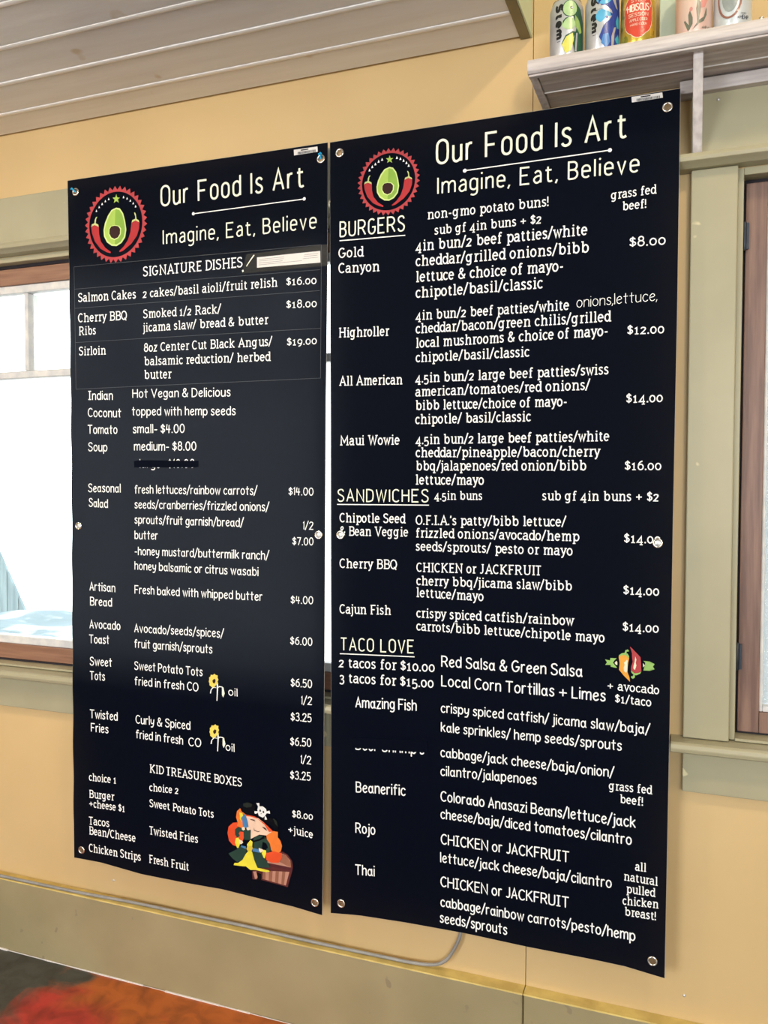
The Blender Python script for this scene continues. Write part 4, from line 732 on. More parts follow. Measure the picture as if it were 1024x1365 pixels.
PIRATE = [
    ('chest', [(-0.9961, 0.41), (-0.9911, 0.4241), (-0.9666, 0.4413), (-0.9375, 0.4493), (-0.9231, 0.4439), (-0.9113, 0.4306), (-0.909, 0.4157), (-0.9114, 0.4044), (-0.9236, 0.3629), (-0.994, 0.3682), (-1.0212, 0.3657), (-1.0223, 0.3855)]),
    ('plank_light', [(-0.9814, 0.4146), (-0.9715, 0.4295), (-0.9423, 0.4441), (-0.9279, 0.4421), (-0.916, 0.4298), (-0.9137, 0.4138)]),
    ('plank_mid', [(-0.9473, 0.4236), (-0.9363, 0.4451), (-0.9255, 0.4403), (-0.9149, 0.4256), (-0.9137, 0.4138), (-0.9281, 0.4169)]),
    ('chest_dark', [(-0.9863, 0.4138), (-0.9114, 0.412), (-0.9126, 0.4053), (-0.9888, 0.4068)]),
    ('plank_light', [(-0.9913, 0.3931), (-0.9186, 0.4021), (-0.9284, 0.3665), (-0.9927, 0.3718)]),
    ('plank_mid', [(-0.9913, 0.3931), (-0.984, 0.3939), (-0.9846, 0.3709), (-0.9915, 0.372)]),
    ('plank_mid', [(-0.9742, 0.3951), (-0.9644, 0.3963), (-0.9666, 0.3697), (-0.9758, 0.3703)]),
    ('plank_mid', [(-0.9559, 0.3973), (-0.947, 0.3984), (-0.9491, 0.3683), (-0.9583, 0.3689)]),
    ('plank_mid', [(-0.9378, 0.3999), (-0.9291, 0.401), (-0.9332, 0.3674), (-0.9409, 0.3682)]),
    ('plank_light', [(-1.0191, 0.3861), (-1.0099, 0.3881), (-1.0058, 0.3706), (-1.0138, 0.3681)]),
    ('hair_red', [(-1.0587, 0.5045), (-1.0752, 0.5009), (-1.0879, 0.4889), (-1.0912, 0.4727), (-1.087, 0.4531), (-1.0757, 0.4437), (-1.0643, 0.4422), (-1.0478, 0.4593), (-1.0376, 0.4832), (-1.045, 0.4999)]),
    ('hair_orange', [(-1.0542, 0.5408), (-1.0635, 0.5316), (-1.0662, 0.5168), (-1.0613, 0.5019), (-1.0639, 0.4948), (-1.0451, 0.491), (-1.035, 0.5014), (-1.0373, 0.5277), (-1.0497, 0.5325)]),
    ('hair_orange', [(-0.9809, 0.4831), (-0.9711, 0.4934), (-0.9614, 0.497), (-0.9493, 0.4967), (-0.9493, 0.4835), (-0.9422, 0.4759), (-0.9379, 0.4634), (-0.9411, 0.4498), (-0.9496, 0.443), (-0.9617, 0.4432), (-0.9713, 0.4515), (-0.9786, 0.4658)]),
    ('hair_red', [(-0.9836, 0.4386), (-0.9617, 0.4465), (-0.9387, 0.4458), (-0.9376, 0.435), (-0.9473, 0.4203), (-0.9667, 0.4171), (-0.9813, 0.4213)]),
    ('hair_orange', [(-0.9615, 0.4729), (-0.947, 0.4773), (-0.9398, 0.4675), (-0.9471, 0.4455), (-0.9592, 0.4469), (-0.964, 0.4593)]),
    ('face', [(-1.0373, 0.5254), (-1.0199, 0.5258), (-1.0027, 0.5228), (-0.9856, 0.5132), (-0.971, 0.5), (-0.9662, 0.4941), (-0.9809, 0.4831), (-1.0005, 0.4823), (-1.0154, 0.4733), (-1.0253, 0.4673), (-1.0277, 0.4847), (-1.035, 0.5058)]),
    ('hair_red', [(-1.0373, 0.5277), (-1.0125, 0.5257), (-0.9856, 0.5132), (-0.9614, 0.4959), (-0.9735, 0.493), (-0.9856, 0.5088), (-1.0052, 0.5213), (-1.0249, 0.5239), (-1.0373, 0.5232)]),
    ('coat', [(-1.0401, 0.4895), (-1.0601, 0.4931), (-1.069, 0.4851), (-1.0691, 0.4716), (-1.0629, 0.4637), (-1.0553, 0.4716), (-1.059, 0.4755), (-1.0552, 0.4816), (-1.0451, 0.482), (-1.0441, 0.4622), (-1.0378, 0.4632)]),
    ('coat', [(-1.0451, 0.4865), (-1.0239, 0.4908), (-1.0248, 0.4652), (-1.0441, 0.4622)]),
    ('coat', [(-1.0166, 0.4731), (-1.0005, 0.4812), (-0.9834, 0.4783), (-0.9713, 0.4648), (-0.9677, 0.4499), (-0.9739, 0.4412), (-0.9824, 0.4399), (-0.9824, 0.4476), (-0.9762, 0.453), (-0.981, 0.4632), (-0.9908, 0.4661), (-0.9934, 0.4502), (-0.9959, 0.4432), (-1.0181, 0.4441)]),
    ('coat', [(-1.053, 0.4463), (-1.0367, 0.4411), (-1.0381, 0.4297), (-1.0483, 0.4124), (-1.0622, 0.4022), (-1.0773, 0.4098), (-1.0886, 0.4203), (-1.0657, 0.4341)]),
    ('coat', [(-1.0206, 0.4359), (-0.9959, 0.4377), (-0.985, 0.4251), (-0.9692, 0.4045), (-0.9888, 0.4012), (-1.0061, 0.3983), (-1.0146, 0.4158)]),
    ('black', [(-1.0428, 0.4624), (-1.0204, 0.4637), (-1.0006, 0.4712), (-0.9882, 0.4808), (-0.9846, 0.4759), (-1.0006, 0.4668), (-1.0204, 0.4592), (-1.0429, 0.4557)]),
    ('yellow', [(-1.0253, 0.4651), (-1.0192, 0.4616), (-1.0205, 0.4481), (-1.0255, 0.4473), (-1.033, 0.4417), (-1.0354, 0.4524)]),
    ('blue', [(-1.0517, 0.4476), (-1.038, 0.4464), (-1.038, 0.4397), (-1.0518, 0.4431)]),
    ('blue', [(-1.0193, 0.4461), (-0.9983, 0.445), (-0.9984, 0.4373), (-1.0194, 0.4372)]),
    ('yellow', [(-1.028, 0.4402), (-1.0206, 0.4359), (-1.0146, 0.4158), (-1.0061, 0.3983), (-0.9888, 0.3979), (-0.9742, 0.3971), (-0.9717, 0.3942), (-0.9815, 0.3914), (-0.9963, 0.3911), (-1.0111, 0.3919), (-1.026, 0.3894), (-1.0384, 0.3962), (-1.056, 0.3943), (-1.0737, 0.3936), (-1.0711, 0.3996), (-1.061, 0.4013), (-1.0483, 0.4113), (-1.0381, 0.4286)]),
    ('yellow', [(-1.0667, 0.4631), (-1.0591, 0.4665), (-1.0529, 0.4541), (-1.0593, 0.4397), (-1.0631, 0.439), (-1.0693, 0.4515)]),
    ('yellow', [(-0.9885, 0.4466), (-0.9811, 0.4456), (-0.9812, 0.4389), (-0.985, 0.4251), (-0.9886, 0.4267), (-0.9935, 0.437)]),
    ('cream', [(-1.0579, 0.4622), (-1.0478, 0.4593), (-1.0454, 0.4553), (-1.0529, 0.4496), (-1.0567, 0.4535)]),
    ('cream', [(-1.002, 0.4489), (-0.9909, 0.4473), (-0.9885, 0.4444), (-0.9959, 0.4377), (-1.0008, 0.4413)]),
    ('buckle', [(-1.0342, 0.447), (-1.0217, 0.4513), (-1.0181, 0.4463), (-1.0218, 0.4379), (-1.0318, 0.4356), (-1.0367, 0.4411)]),
    ('blue', [(-1.0498, 0.5258), (-1.0398, 0.5273), (-1.0337, 0.5149), (-1.0301, 0.4977), (-1.0351, 0.4936), (-1.0451, 0.4932), (-1.0474, 0.5106)]),
    ('yellow', [(-1.056, 0.5305), (-1.0473, 0.5295), (-1.0448, 0.5243), (-1.0524, 0.5155), (-1.0487, 0.5071), (-1.0544, 0.514), (-1.0543, 0.523)]),
    ('cream', [(-1.0488, 0.4937), (-1.0413, 0.496), (-1.0396, 0.4896), (-1.0451, 0.4861), (-1.0493, 0.4892)]),
    ('cream', [(-1.0351, 0.4958), (-1.0276, 0.4981), (-1.0256, 0.4921), (-1.0314, 0.4882), (-1.0356, 0.4913)]),
    ('black', [(-1.0497, 0.5347), (-1.0446, 0.5488), (-1.0346, 0.5568), (-1.0222, 0.5597), (-1.0099, 0.5559), (-1.0125, 0.5313), (-0.9953, 0.5249), (-0.971, 0.5153), (-0.9613, 0.508), (-0.9517, 0.5007), (-0.9469, 0.4992), (-0.9492, 0.5142), (-0.9588, 0.5281), (-0.9709, 0.5307), (-0.9856, 0.5176), (-1.01, 0.5272), (-1.0373, 0.5277)]),
    ('hat', [(-1.0446, 0.5543), (-1.0321, 0.5594), (-1.0197, 0.5567), (-1.021, 0.5499), (-1.0347, 0.5453), (-1.0446, 0.5477)]),
    ('hat', [(-0.9612, 0.5299), (-0.9515, 0.5248), (-0.948, 0.51), (-0.9564, 0.5175)]),
    ('white', [(-1.0025, 0.5525), (-0.9902, 0.5554), (-0.9805, 0.5501), (-0.9776, 0.5407), (-0.983, 0.5333), (-0.9892, 0.5269), (-1.0002, 0.5297), (-1.0026, 0.5349), (-1.0045, 0.5445)]),
    ('white', [(-1.0074, 0.5607), (-0.9988, 0.5623), (-0.9988, 0.5552), (-0.9952, 0.5503), (-1.0001, 0.5474), (-1.0037, 0.5546)]),
    ('white', [(-1.0124, 0.5405), (-1.01, 0.54), (-1.0038, 0.5413), (-1.0031, 0.5375), (-1.0088, 0.5336), (-1.0125, 0.5346)]),
    ('white', [(-0.9781, 0.5446), (-0.9708, 0.5471), (-0.9691, 0.5397), (-0.9745, 0.54), (-0.9781, 0.5395)]),
    ('white', [(-0.9843, 0.5331), (-0.9794, 0.5295), (-0.9777, 0.5242), (-0.9843, 0.5226), (-0.9843, 0.5287)]),
    ('black', [(-0.9989, 0.5453), (-0.9952, 0.5465), (-0.994, 0.5423), (-0.9977, 0.5404)]),
    ('black', [(-0.9898, 0.5438), (-0.9859, 0.5443), (-0.9854, 0.5396), (-0.9891, 0.5386)]),
    ('black', [(-0.994, 0.5383), (-0.9923, 0.5364), (-0.9953, 0.5349)]),
    ('black', [(-1.0249, 0.5184), (-1.0126, 0.5184), (-1.0102, 0.5113), (-1.0126, 0.5158), (-1.0237, 0.5168)]),
    ('black', [(-0.993, 0.5044), (-0.9832, 0.5025), (-0.9772, 0.4957), (-0.9832, 0.4986)]),
    ('black', [(-1.0152, 0.4999), (-1.0128, 0.4925), (-1.0029, 0.4907), (-0.9955, 0.493), (-1.0029, 0.4892), (-1.014, 0.4912)]),
    ('boots', [(-1.0086, 0.3879), (-0.9951, 0.3847), (-0.9952, 0.3702), (-1.0014, 0.3647), (-1.0076, 0.3681), (-1.0038, 0.3776)]),
]
FLOWERS = [
    ('petal', [(-1.1265, 0.8717), (-1.1227, 0.8687), (-1.117, 0.8684), (-1.1179, 0.8625), (-1.1151, 0.8577), (-1.118, 0.8525), (-1.1155, 0.8477), (-1.1209, 0.8456), (-1.1247, 0.8394), (-1.1295, 0.8381), (-1.1334, 0.8361), (-1.1372, 0.8391), (-1.141, 0.8413), (-1.141, 0.8463), (-1.1435, 0.8503), (-1.1416, 0.8554), (-1.1423, 0.8604), (-1.1381, 0.8641), (-1.1371, 0.8683), (-1.1313, 0.868)]),
    ('eye', [(-1.1275, 0.8591), (-1.1231, 0.857), (-1.1237, 0.8511), (-1.1276, 0.8466), (-1.1314, 0.8488), (-1.1327, 0.8537)]),
    ('stem', [(-1.1209, 0.8456), (-1.117, 0.8476), (-1.1161, 0.8393), (-1.1187, 0.8041), (-1.121, 0.8039), (-1.1199, 0.834)]),
    ('stem', [(-1.119, 0.8374), (-1.1132, 0.8416), (-1.1047, 0.8412), (-1.1037, 0.8388), (-1.1123, 0.8393), (-1.118, 0.8355)]),
    ('stem', [(-1.1209, 0.8356), (-1.1285, 0.8366), (-1.1353, 0.8309), (-1.1373, 0.8207), (-1.1401, 0.8208), (-1.1382, 0.8298), (-1.1314, 0.838), (-1.1218, 0.8372)]),
    ('leaf', [(-1.1052, 0.8411), (-1.1009, 0.839), (-1.099, 0.8309), (-1.0971, 0.8244), (-1.1019, 0.814), (-1.1053, 0.8204)]),
    ('petal', [(-1.1251, 0.7442), (-1.1213, 0.7413), (-1.1155, 0.741), (-1.1165, 0.7351), (-1.1137, 0.7304), (-1.1166, 0.7251), (-1.1141, 0.7203), (-1.1195, 0.718), (-1.1234, 0.7118), (-1.1282, 0.7104), (-1.1321, 0.7083), (-1.1359, 0.7112), (-1.1398, 0.7133), (-1.1397, 0.7183), (-1.1422, 0.7222), (-1.1402, 0.7275), (-1.141, 0.7324), (-1.1367, 0.7363), (-1.1357, 0.7406), (-1.1299, 0.7403)]),
    ('eye', [(-1.1261, 0.7315), (-1.1217, 0.7295), (-1.1223, 0.7236), (-1.1262, 0.719), (-1.1301, 0.7211), (-1.1314, 0.7259)]),
    ('stem', [(-1.1195, 0.718), (-1.1157, 0.7201), (-1.1147, 0.7119), (-1.1175, 0.6764), (-1.1198, 0.6761), (-1.1186, 0.7064)]),
    ('stem', [(-1.1176, 0.7099), (-1.1119, 0.7142), (-1.1033, 0.714), (-1.1023, 0.7116), (-1.1109, 0.712), (-1.1167, 0.708)]),
    ('stem', [(-1.1196, 0.708), (-1.1272, 0.7088), (-1.134, 0.703), (-1.136, 0.6927), (-1.1389, 0.6927), (-1.1369, 0.7018), (-1.1301, 0.7102), (-1.1205, 0.7096)]),
    ('leaf', [(-1.1038, 0.7139), (-1.0995, 0.7119), (-1.0976, 0.7038), (-1.0957, 0.6973), (-1.1006, 0.6868), (-1.104, 0.6931)]),
]
PATCHES = [
    ('L', 'strike_out_tape', [(-1.3688, 1.4051), (-1.3535, 1.4078), (-1.1726, 1.4051), (-1.1726, 1.3901), (-1.1829, 1.3881), (-1.3671, 1.389)]),
    ('R', 'strike_out_tape', [(-0.7512, 0.7523), (-0.567, 0.7628), (-0.567, 0.7363), (-0.7513, 0.7266)]),
    ('L', 'tape', [(-1.0372, 1.9063), (-0.8221, 1.9094), (-0.8202, 1.8596), (-1.0509, 1.8604)]),
    ('L', 'paper', [(-1.0074, 1.8958), (-0.839, 1.8953), (-0.8384, 1.8682), (-1.0075, 1.8711)]),
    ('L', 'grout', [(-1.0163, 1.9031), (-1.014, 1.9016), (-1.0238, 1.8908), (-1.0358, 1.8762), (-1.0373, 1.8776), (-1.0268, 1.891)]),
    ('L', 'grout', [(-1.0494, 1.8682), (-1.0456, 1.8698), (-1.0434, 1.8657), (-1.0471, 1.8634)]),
    ('L', 'barcode', [(-0.9071, 2.1384), (-0.8452, 2.1376), (-0.8443, 2.1254), (-0.9062, 2.1252)]),
    ('R', 'barcode', [(-0.1386, 2.139), (-0.079, 2.1382), (-0.0774, 2.1275), (-0.1377, 2.1275)]),
]
GROMMETS = [('L', [(-1.5483, 2.1164), (-0.8367, 2.1079), (-1.5503, 1.2337), (-0.8418, 1.2266), (-1.5523, 0.3518), (-0.8506, 0.3377)]), ('R', [(-0.7876, 2.1141), (-0.0685, 2.1074), (-0.7833, 1.2283), (-0.0754, 1.2286), (-0.7839, 0.3454), (-0.0746, 0.3559)])]
BOTTOM = {'L': [(-1.5783, 0.3267), (-1.49, 0.328), (-1.3581, 0.3193), (-1.229, 0.3205), (-1.1077, 0.324), (-0.9918, 0.3194), (-0.9091, 0.3168), (-0.8318, 0.3097)], 'R': [(-0.8115, 0.3164), (-0.7394, 0.3245), (-0.6169, 0.33), (-0.4697, 0.3331), (-0.3401, 0.3315), (-0.1981, 0.3334), (-0.13, 0.3327), (-0.0504, 0.3243)]}
SIDES = {'L': ([(-1.5749, 2.149), (-1.574, 1.6768), (-1.5731, 1.2352), (-1.5742, 0.8291), (-1.5783, 0.3267)], [(-0.8191, 2.1433), (-0.8195, 2.0574), (-0.8255, 1.4985), (-0.8257, 0.9286), (-0.8282, 0.5305), (-0.8318, 0.3097)]), 'R': ([(-0.8124, 2.1416), (-0.8123, 2.0554), (-0.8087, 1.4975), (-0.8074, 0.9302), (-0.8095, 0.5316), (-0.8115, 0.3164)], [(-0.0448, 2.1407), (-0.0446, 1.7199), (-0.0469, 1.266), (-0.0475, 0.8818), (-0.0504, 0.3243)])}

def surf(b, x, z):
    if b == 'L': y = -.058-.0035*math.sin(3.0*(z-.2))-.002*math.sin(5.5*(x+1.2)+1.5*z)
    else: y = -.058-.0035*math.sin(2.6*(z-.5))-.002*math.sin(5.0*(x+.43)-1.2*z)
    return y
CRE = {'L': [(-.84, 2.10, -2.05, .10), (-1.56, 2.12, -1.1, .07)], 'R': [(-.795, 2.12, -1.15, .09), (-.07, 2.11, -2.0, .07)]}
def yb(b, x, z):
    y = surf(b, x, z)
    for cx, cz, ang, w in CRE[b]:      # soft pull creases fanning from the eyelets
        dx, dz = x-cx, z-cz; r = math.hypot(dx, dz)
        if .02 < r < .42:
            t = math.atan2(dz, dx)-ang; y -= .0016*math.sin(t*9)*math.exp(-r*5)*min(1, (r-.02)*20)*math.exp(-(t*1.6)**2)
    return y
def lerp_tab(tab, v, ki, vi):
    t = sorted(tab, key=lambda q: q[ki])
    if v <= t[0][ki]: return t[0][vi]
    for a, b in zip(t, t[1:]):
        if v <= b[ki]: return a[vi]+(b[vi]-a[vi])*(v-a[ki])/(b[ki]-a[ki])
    return t[-1][vi]
LABB = {'L': 'left black menu banner listing signature dishes, salads and kid boxes', 'R': 'right black menu banner listing burgers, sandwiches and tacos'}
banners = {}
for b in 'LR':
    root = thing('menu_banner', LABB[b], 'banner', 'menu banners hung side by side'); banners[b] = root
    ls, rs = SIDES[b]; nx, nz = 48, 96; mb = MB(); tl, tr_ = ls[0], rs[0]
    def at(s, t):
        zt = tl[1]+(tr_[1]-tl[1])*s; xb = ls[-1][0]+(rs[-1][0]-ls[-1][0])*s; zb = lerp_tab(BOTTOM[b], xb, 0, 1)
        z = zt+(zb-zt)*t; xl = lerp_tab(ls, z, 1, 0); xr = lerp_tab(rs, z, 1, 0); x = xl+(xr-xl)*s
        if b == 'L' and .1 < t < .95 and s < .06: x += .0010*math.sin(z*37)*(1-s/.06)
        return x, z
    for j in range(nz+1):
        for i in range(nx+1):
            x, z = at(i/nx, j/nz); mb.v.append((x, yb(b, x, z), z))
    mb.f = [(j*(nx+1)+i, (j+1)*(nx+1)+i, (j+1)*(nx+1)+i+1, j*(nx+1)+i+1) for j in range(nz) for i in range(nx)]
    o = mb.build('banner_sheet', M['vinyl'], root, fix=False); o.data.polygons.foreach_set('use_smooth', [True]*len(o.data.polygons))
    rim = MB()
    for side in ([(i/40, 1) for i in range(41)], [(i/40, 0) for i in range(41)], [(0, j/60) for j in range(61)], [(1, j/60) for j in range(61)]):
        pts = []
        for s, t in side: x, z = at(s, t); pts.append((x, yb(b, x, z)+.0006, z))
        rim.tube(pts, .0006, 5)
    rim.build('cut_edge', M['edge'], root)
def on(b, h=.0011): return lambda x, z: (x, yb(b, x, z)-h, z)
for b, st, role, tx, x0, z0, x1, z1, h in TEXT:
    w = math.hypot(x1-x0, z1-z0); V, F = layout(tx, st, w, h); dx, dz = (x1-x0)/w, (z1-z0)/w
    V = [(x0+u*dx, z0+u*dz+v) for u, v in V]
    if st == 'd':
        e = thing(role); e.parent = banners[b]
        for Vi, Fi in islands(V, F): place('letter', Vi, Fi, on(b), M['cream'], e)
        continue
    place(role, V, F, on(b), M['cream'] if st == 'd' else M['white'], banners[b])
for b, kind, pts in RULES:
    V = []; F = []; ribbon(V, F, [(pts[0][0]+(pts[1][0]-pts[0][0])*k/20, pts[0][1]+(pts[1][1]-pts[0][1])*k/20) for k in range(21)], (.0004, .0011, .0011)[kind], False)
    if kind == 1:
        for p in pts: dot(V, F, p[0], p[1], .0042, 14)
    place('table_rule' if kind == 0 else 'underline', V, F, on(b), M['rule'] if kind == 0 else M['white'], banners[b])
INK = {'red': ink('logo_red', (.44, .055, .062)), 'green': ink('logo_green', (.30, .52, .14)), 'chred': ink('chili_red', (.42, .03, .035)), 'olive': ink('leaf_olive', (.55, .62, .25)),
 'dg': ink('avocado_green', (.24, .42, .06)), 'lg': ink('avocado_light', (.38, .56, .10)), 'rim': ink('avocado_cream', (.62, .74, .28)), 'stone': ink('stone_brown', (.045, .022, .02)),
 'orange': ink('chili_orange', (.80, .36, .05)), 'cream': ink('pale_cream_print', (.86, .76, .55)), 'yel': ink('sunflower_yellow', (.85, .66, .12))}
LC = (-1.42141, 2.01793)
# the right banner carries the same logo at the same height, measured centre
LOGOC = {'L': (*LC, 1), 'R': (-0.6670, 2.0331, 0.7662)}
for b in 'LR':
    cx, cz, ls_ = LOGOC[b]; root = thing('avocado_logo'); root.parent = banners[b]; root['label'] = 'red toothed ring with green avocado and two chilies'
    n = 38; V = []; F = []
    for k in range(2*n):
        a = PI*k/n; r = (.0985 if k % 2 else .0885)*ls_; q = .0835*ls_; V += [(cx+r*math.cos(a), cz+r*math.sin(a)), (cx+q*math.cos(a), cz+q*math.sin(a))]
    for k in range(2*n): j = (k+1) % (2*n); F.append((2*k, 2*j, 2*j+1, 2*k+1))
    place('toothed_ring', V, F, on(b, .0009), INK['red'], root)
    cols = dict(avocado_skin=('rim', .0010), avocado_flesh=('lg', .0013), avocado_half=('dg', .0015), avocado_rim=('rim', .0017), avocado_stone=('stone', .0019), left_chili=('chred', .0010), left_chili_cap=('olive', .0012),
        left_chili_stem=('olive', .0012), right_chili=('chred', .0010), right_chili_cap=('olive', .0012), right_chili_stem=('olive', .0012), star=('lg', .0010))
    for n_, pl in LOGO.items():
        k, hh = cols[n_]; V, F = fill([(cx+x*ls_, cz+z*ls_) for x, z in pl], .03); place(n_.replace('left_', '').replace('right_', ''), V, F, on(b, hh), INK[k], root)
    V = []; F = []
    for x, z in LOGO_TRI:
        i = len(V); V += [(cx+x*ls_-.0026, cz+z*ls_-.0023), (cx+x*ls_+.0026, cz+z*ls_-.0023), (cx+x*ls_, cz+z*ls_+.0039)]; F.append((i, i+1, i+2))
    place('small_triangles', V, F, on(b, .0010), M['white'], root)
SR = thing('chili_pepper_print'); SR.parent = banners['R']; SR['label'] = 'orange and red chilies with green arrow points'
for i, (k, pl) in enumerate(SALSA):
    V, F = fill(pl, .03); place({'green': 'green_shape', 'cream': 'highlight', 'orange': 'orange_chili', 'red': 'red_chili'}[k], V, F, on('R', .0009+.0002*i/3), INK[{'red': 'red'}.get(k, k)], SR)
SFN = None
for k, pl in FLOWERS:
    if k == 'petal': SFN = thing('sunflower_print'); SFN.parent = banners['L']
    V, F = fill(pl, .03); place({'petal': 'petals', 'eye': 'flower_centre', 'stem': 'stem', 'leaf': 'leaf'}[k], V, F, on('L', {'petal': .0013, 'eye': .0016, 'stem': .0010, 'leaf': .0011}[k]), {'petal': INK['yel'], 'eye': INK['stone'], 'stem': M['white'], 'leaf': M['cream']}[k], SFN)
PC = {'chest': (.10, .02, .02), 'plank_light': (.50, .24, .17), 'plank_mid': (.30, .12, .07), 'chest_dark': (.08, .015, .018), 'hair_red': (.75, .08, .02), 'hair_orange': (.82, .20, .03), 'face': (.85, .58, .42), 'coat': (.018, .05, .035),
 'black': (.004, .004, .006), 'yellow': (.80, .70, .05), 'blue': (.06, .20, .42), 'cream': (.85, .68, .50), 'buckle': (.70, .50, .04), 'hat': (.020, .024, .020), 'white': (.85, .84, .80), 'boots': (.006, .006, .008)}
PN = {'hair_red': 'red_hair', 'hair_orange': 'orange_hair', 'cream': 'skin_patch', 'white': 'skull_and_bones', 'black': 'black_shape', 'yellow': 'yellow_cloth', 'blue': 'blue_shape', 'hat': 'hat_trim', 'plank_light': 'chest_plank', 'plank_mid': 'chest_plank', 'chest_dark': 'chest_band', 'chest': 'treasure_chest'}
PR = thing('pirate_girl_print'); PR.parent = banners['L']; PR['label'] = 'red haired pirate girl in black hat before a treasure chest'
for i, (k, pl) in enumerate(PIRATE):
    V, F = fill(pl, .03); place(PN.get(k, k), V, F, on('L', .0009+.00007*i), ink('print_'+k, PC[k]), PR)
for b, n_, pl in PATCHES:
    hh = {'strike_out_tape': .0018, 'tape': .0008, 'paper': .0016, 'grout': .0018, 'barcode': .0012}[n_]
    V, F = fill(pl, .03); nm = {'grout': 'sprig_fleck', 'paper': 'paper_slip', 'barcode': 'barcode_sticker', 'tape': 'clear_tape_strip'}.get(n_, n_)  # the small cream pieces are a printed sprig
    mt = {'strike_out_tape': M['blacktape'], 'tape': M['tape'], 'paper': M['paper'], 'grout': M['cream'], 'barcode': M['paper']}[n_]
    if n_ == 'tape': V2 = V
    o = place(nm if n_ != 'grout' else 'green_sprig_print', V, F, on(b, hh), mt, banners[b])
    if n_ in ('paper', 'barcode'):
        V = []; F = []; (ax, az), (bx, bz), (cx, cz), (dx, dz) = pl
        P = lambda s, t: (ax+(bx-ax)*s+(dx-ax)*t, az+(bz-az)*s+(dz-az)*t)
        if n_ == 'paper':
            for t, e in ((.22, .97), (.38, .96), (.58, .97), (.75, .72)): ribbon(V, F, [P(.03, t), P(e, t)], .0006, False)
            place('fine_print', V, F, on(b, hh+.0004), M['greyink'], o)
        else:
            s = .16; r = random.Random(3)
            ribbon(V, F, [P(.3, .25), P(.62, .25)], .0012, False)
            while s < .9: w = r.choice((.008, .014, .02)); q = len(V); V += [P(s, .48), P(s+w, .48), P(s+w, .92), P(s, .92)]; F.append((q, q+1, q+2, q+3)); s += w+r.choice((.010, .016))
            place('barcode_print', V, F, on(b, hh+.0004), M['ink'], o)
for b, pts in GROMMETS:
    for i, (x, z) in enumerate(pts):
        y = yb(b, x, z); mb = MB()
        mb.lathe([(.0058, -.001), (.0062, .0016), (.0072, .0026), (.0088, .0028), (.0102, .0020), (.0108, .0006), (.0108, -.0005)], (x, y, z), 'y', 28)
        mb.f = mb.f[:-2]
        g = mb.build('eyelet', M['steel'], banners[b], smooth=True)
        s = MB().lathe([(.0001, .0022) if i in (2, 3) else (.0001, .0009), (.0038, .0020) if i in (2, 3) else (.0038, .0008), (.0060, .0012) if i in (2, 3) else (.0059, .0006), (.0060, -.001)], (x, y, z), 'y', 18)
        s.build('screw', M['zinc'] if i in (2, 3) else M['brass'], g, smooth=True)
        if b == 'L' and i < 2:
            q = MB().tube([(x+.001, y-.001, z-.001), (x-.003, y-.006, z+.004), (x-.008, y-.006, z+.009), (x-.013, y-.003, z+.008)] if i == 0 else [(x, y-.001, z), (x+.001, y-.006, z+.006), (x-.003, y-.006, z+.010), (x-.001, y-.003, z+.014), (x+.003, y-.004, z+.010)], .0019, 8)
            q.build('twine_tie', M['twine'], g, smooth=True)

# ================================================================ cable on the curb ledge
pts = [(-2.7, -.026, .2130), (-1.8795, -.0285, .2130), (-1.7591, -.028, .2130), (-1.5863, -.026, .2130), (-1.4046, -.020, .2145), (-1.2328, -.019, .2145), (-1.0701, -.017, .2150), (-.9612, -.019, .2143), (-.8416, -.020, .2143), (-.6987, -.018, .2143), (-.6163, -.018, .2155), (-.5628, -.018, .222), (-.535, -.018, .238), (-.5180, -.017, .262), (-.5045, -.015, .2907), (-.5003, -.012, .3106), (-.4990, -.011, .340), (-.4985, -.010, .60)]
def smooth3(p, n=4):
    q = [p[0]]+p+[p[-1]]; o = []
    for i in range(1, len(q)-2):
        for k in range(n):
            t = k/n; a, b, c, d = q[i-1], q[i], q[i+1], q[i+2]
            o.append(tuple(.5*(2*b[j]+(c[j]-a[j])*t+(2*a[j]-5*b[j]+4*c[j]-d[j])*t*t+(3*b[j]-a[j]-3*c[j]+d[j])*t**3) for j in range(3)))
    return o+[p[-1]]
cb_ = MB().tube(smooth3(pts), .0042, 10).build('cable', M['cable'], smooth=True); tag(cb_, 'thin grey cable lying on the curb ledge and rising behind the right banner', 'cable')

# ================================================================ cans and things on the shelf
ZS = 2.190
def can(x, y, r, h, label, body, group='drink cans on the wall shelf'):
    t = thing('drink_can', label, 'can', group); t.location = (x, y, ZS+.0003)
    k = h
    prof = [(r*.78, 0), (r*.80, .0015), (r*.93, .006), (r, .013), (r, k-.017), (r*.97, k-.012), (r*.86, k-.0035), (r*.84, k-.002)]
    MB().lathe(prof, (0, 0, 0), n=40).build('can_body', body, t, smooth=True)
    MB().lathe([(r*.84, k-.0022), (r*.865, k-.001), (r*.865, k), (r*.82, k+.0003), (r*.80, k-.004), (r*.2, k-.0045)], (0, 0, 0), n=40).build('lid', M['steel'], t, smooth=True)
    tb = MB().lathe([(.003, k-.0045), (.010, k-.0042), (.010, k-.0032), (.003, k-.003)], (0, 0, 0), n=16); tb.build('pull_tab', M['steel'], t, smooth=True)
    face = math.atan2(-1.84-y, -x)       # towards the counter side of the room
    def fn(hh=.0003): return lambda u, v: ((r+hh)*math.cos(face+u/r), (r+hh)*math.sin(face+u/r), v)
    return t, fn
def decal(t, fn, name, poly, m, hh): V, F = fill(poly, .006); return place(name, V, F, fn(hh), m, t)
def ell(cx, cy, rx, ry, n=18): return [(cx+rx*math.cos(2*PI*k/n), cy+ry*math.sin(2*PI*k/n)) for k in range(n)]
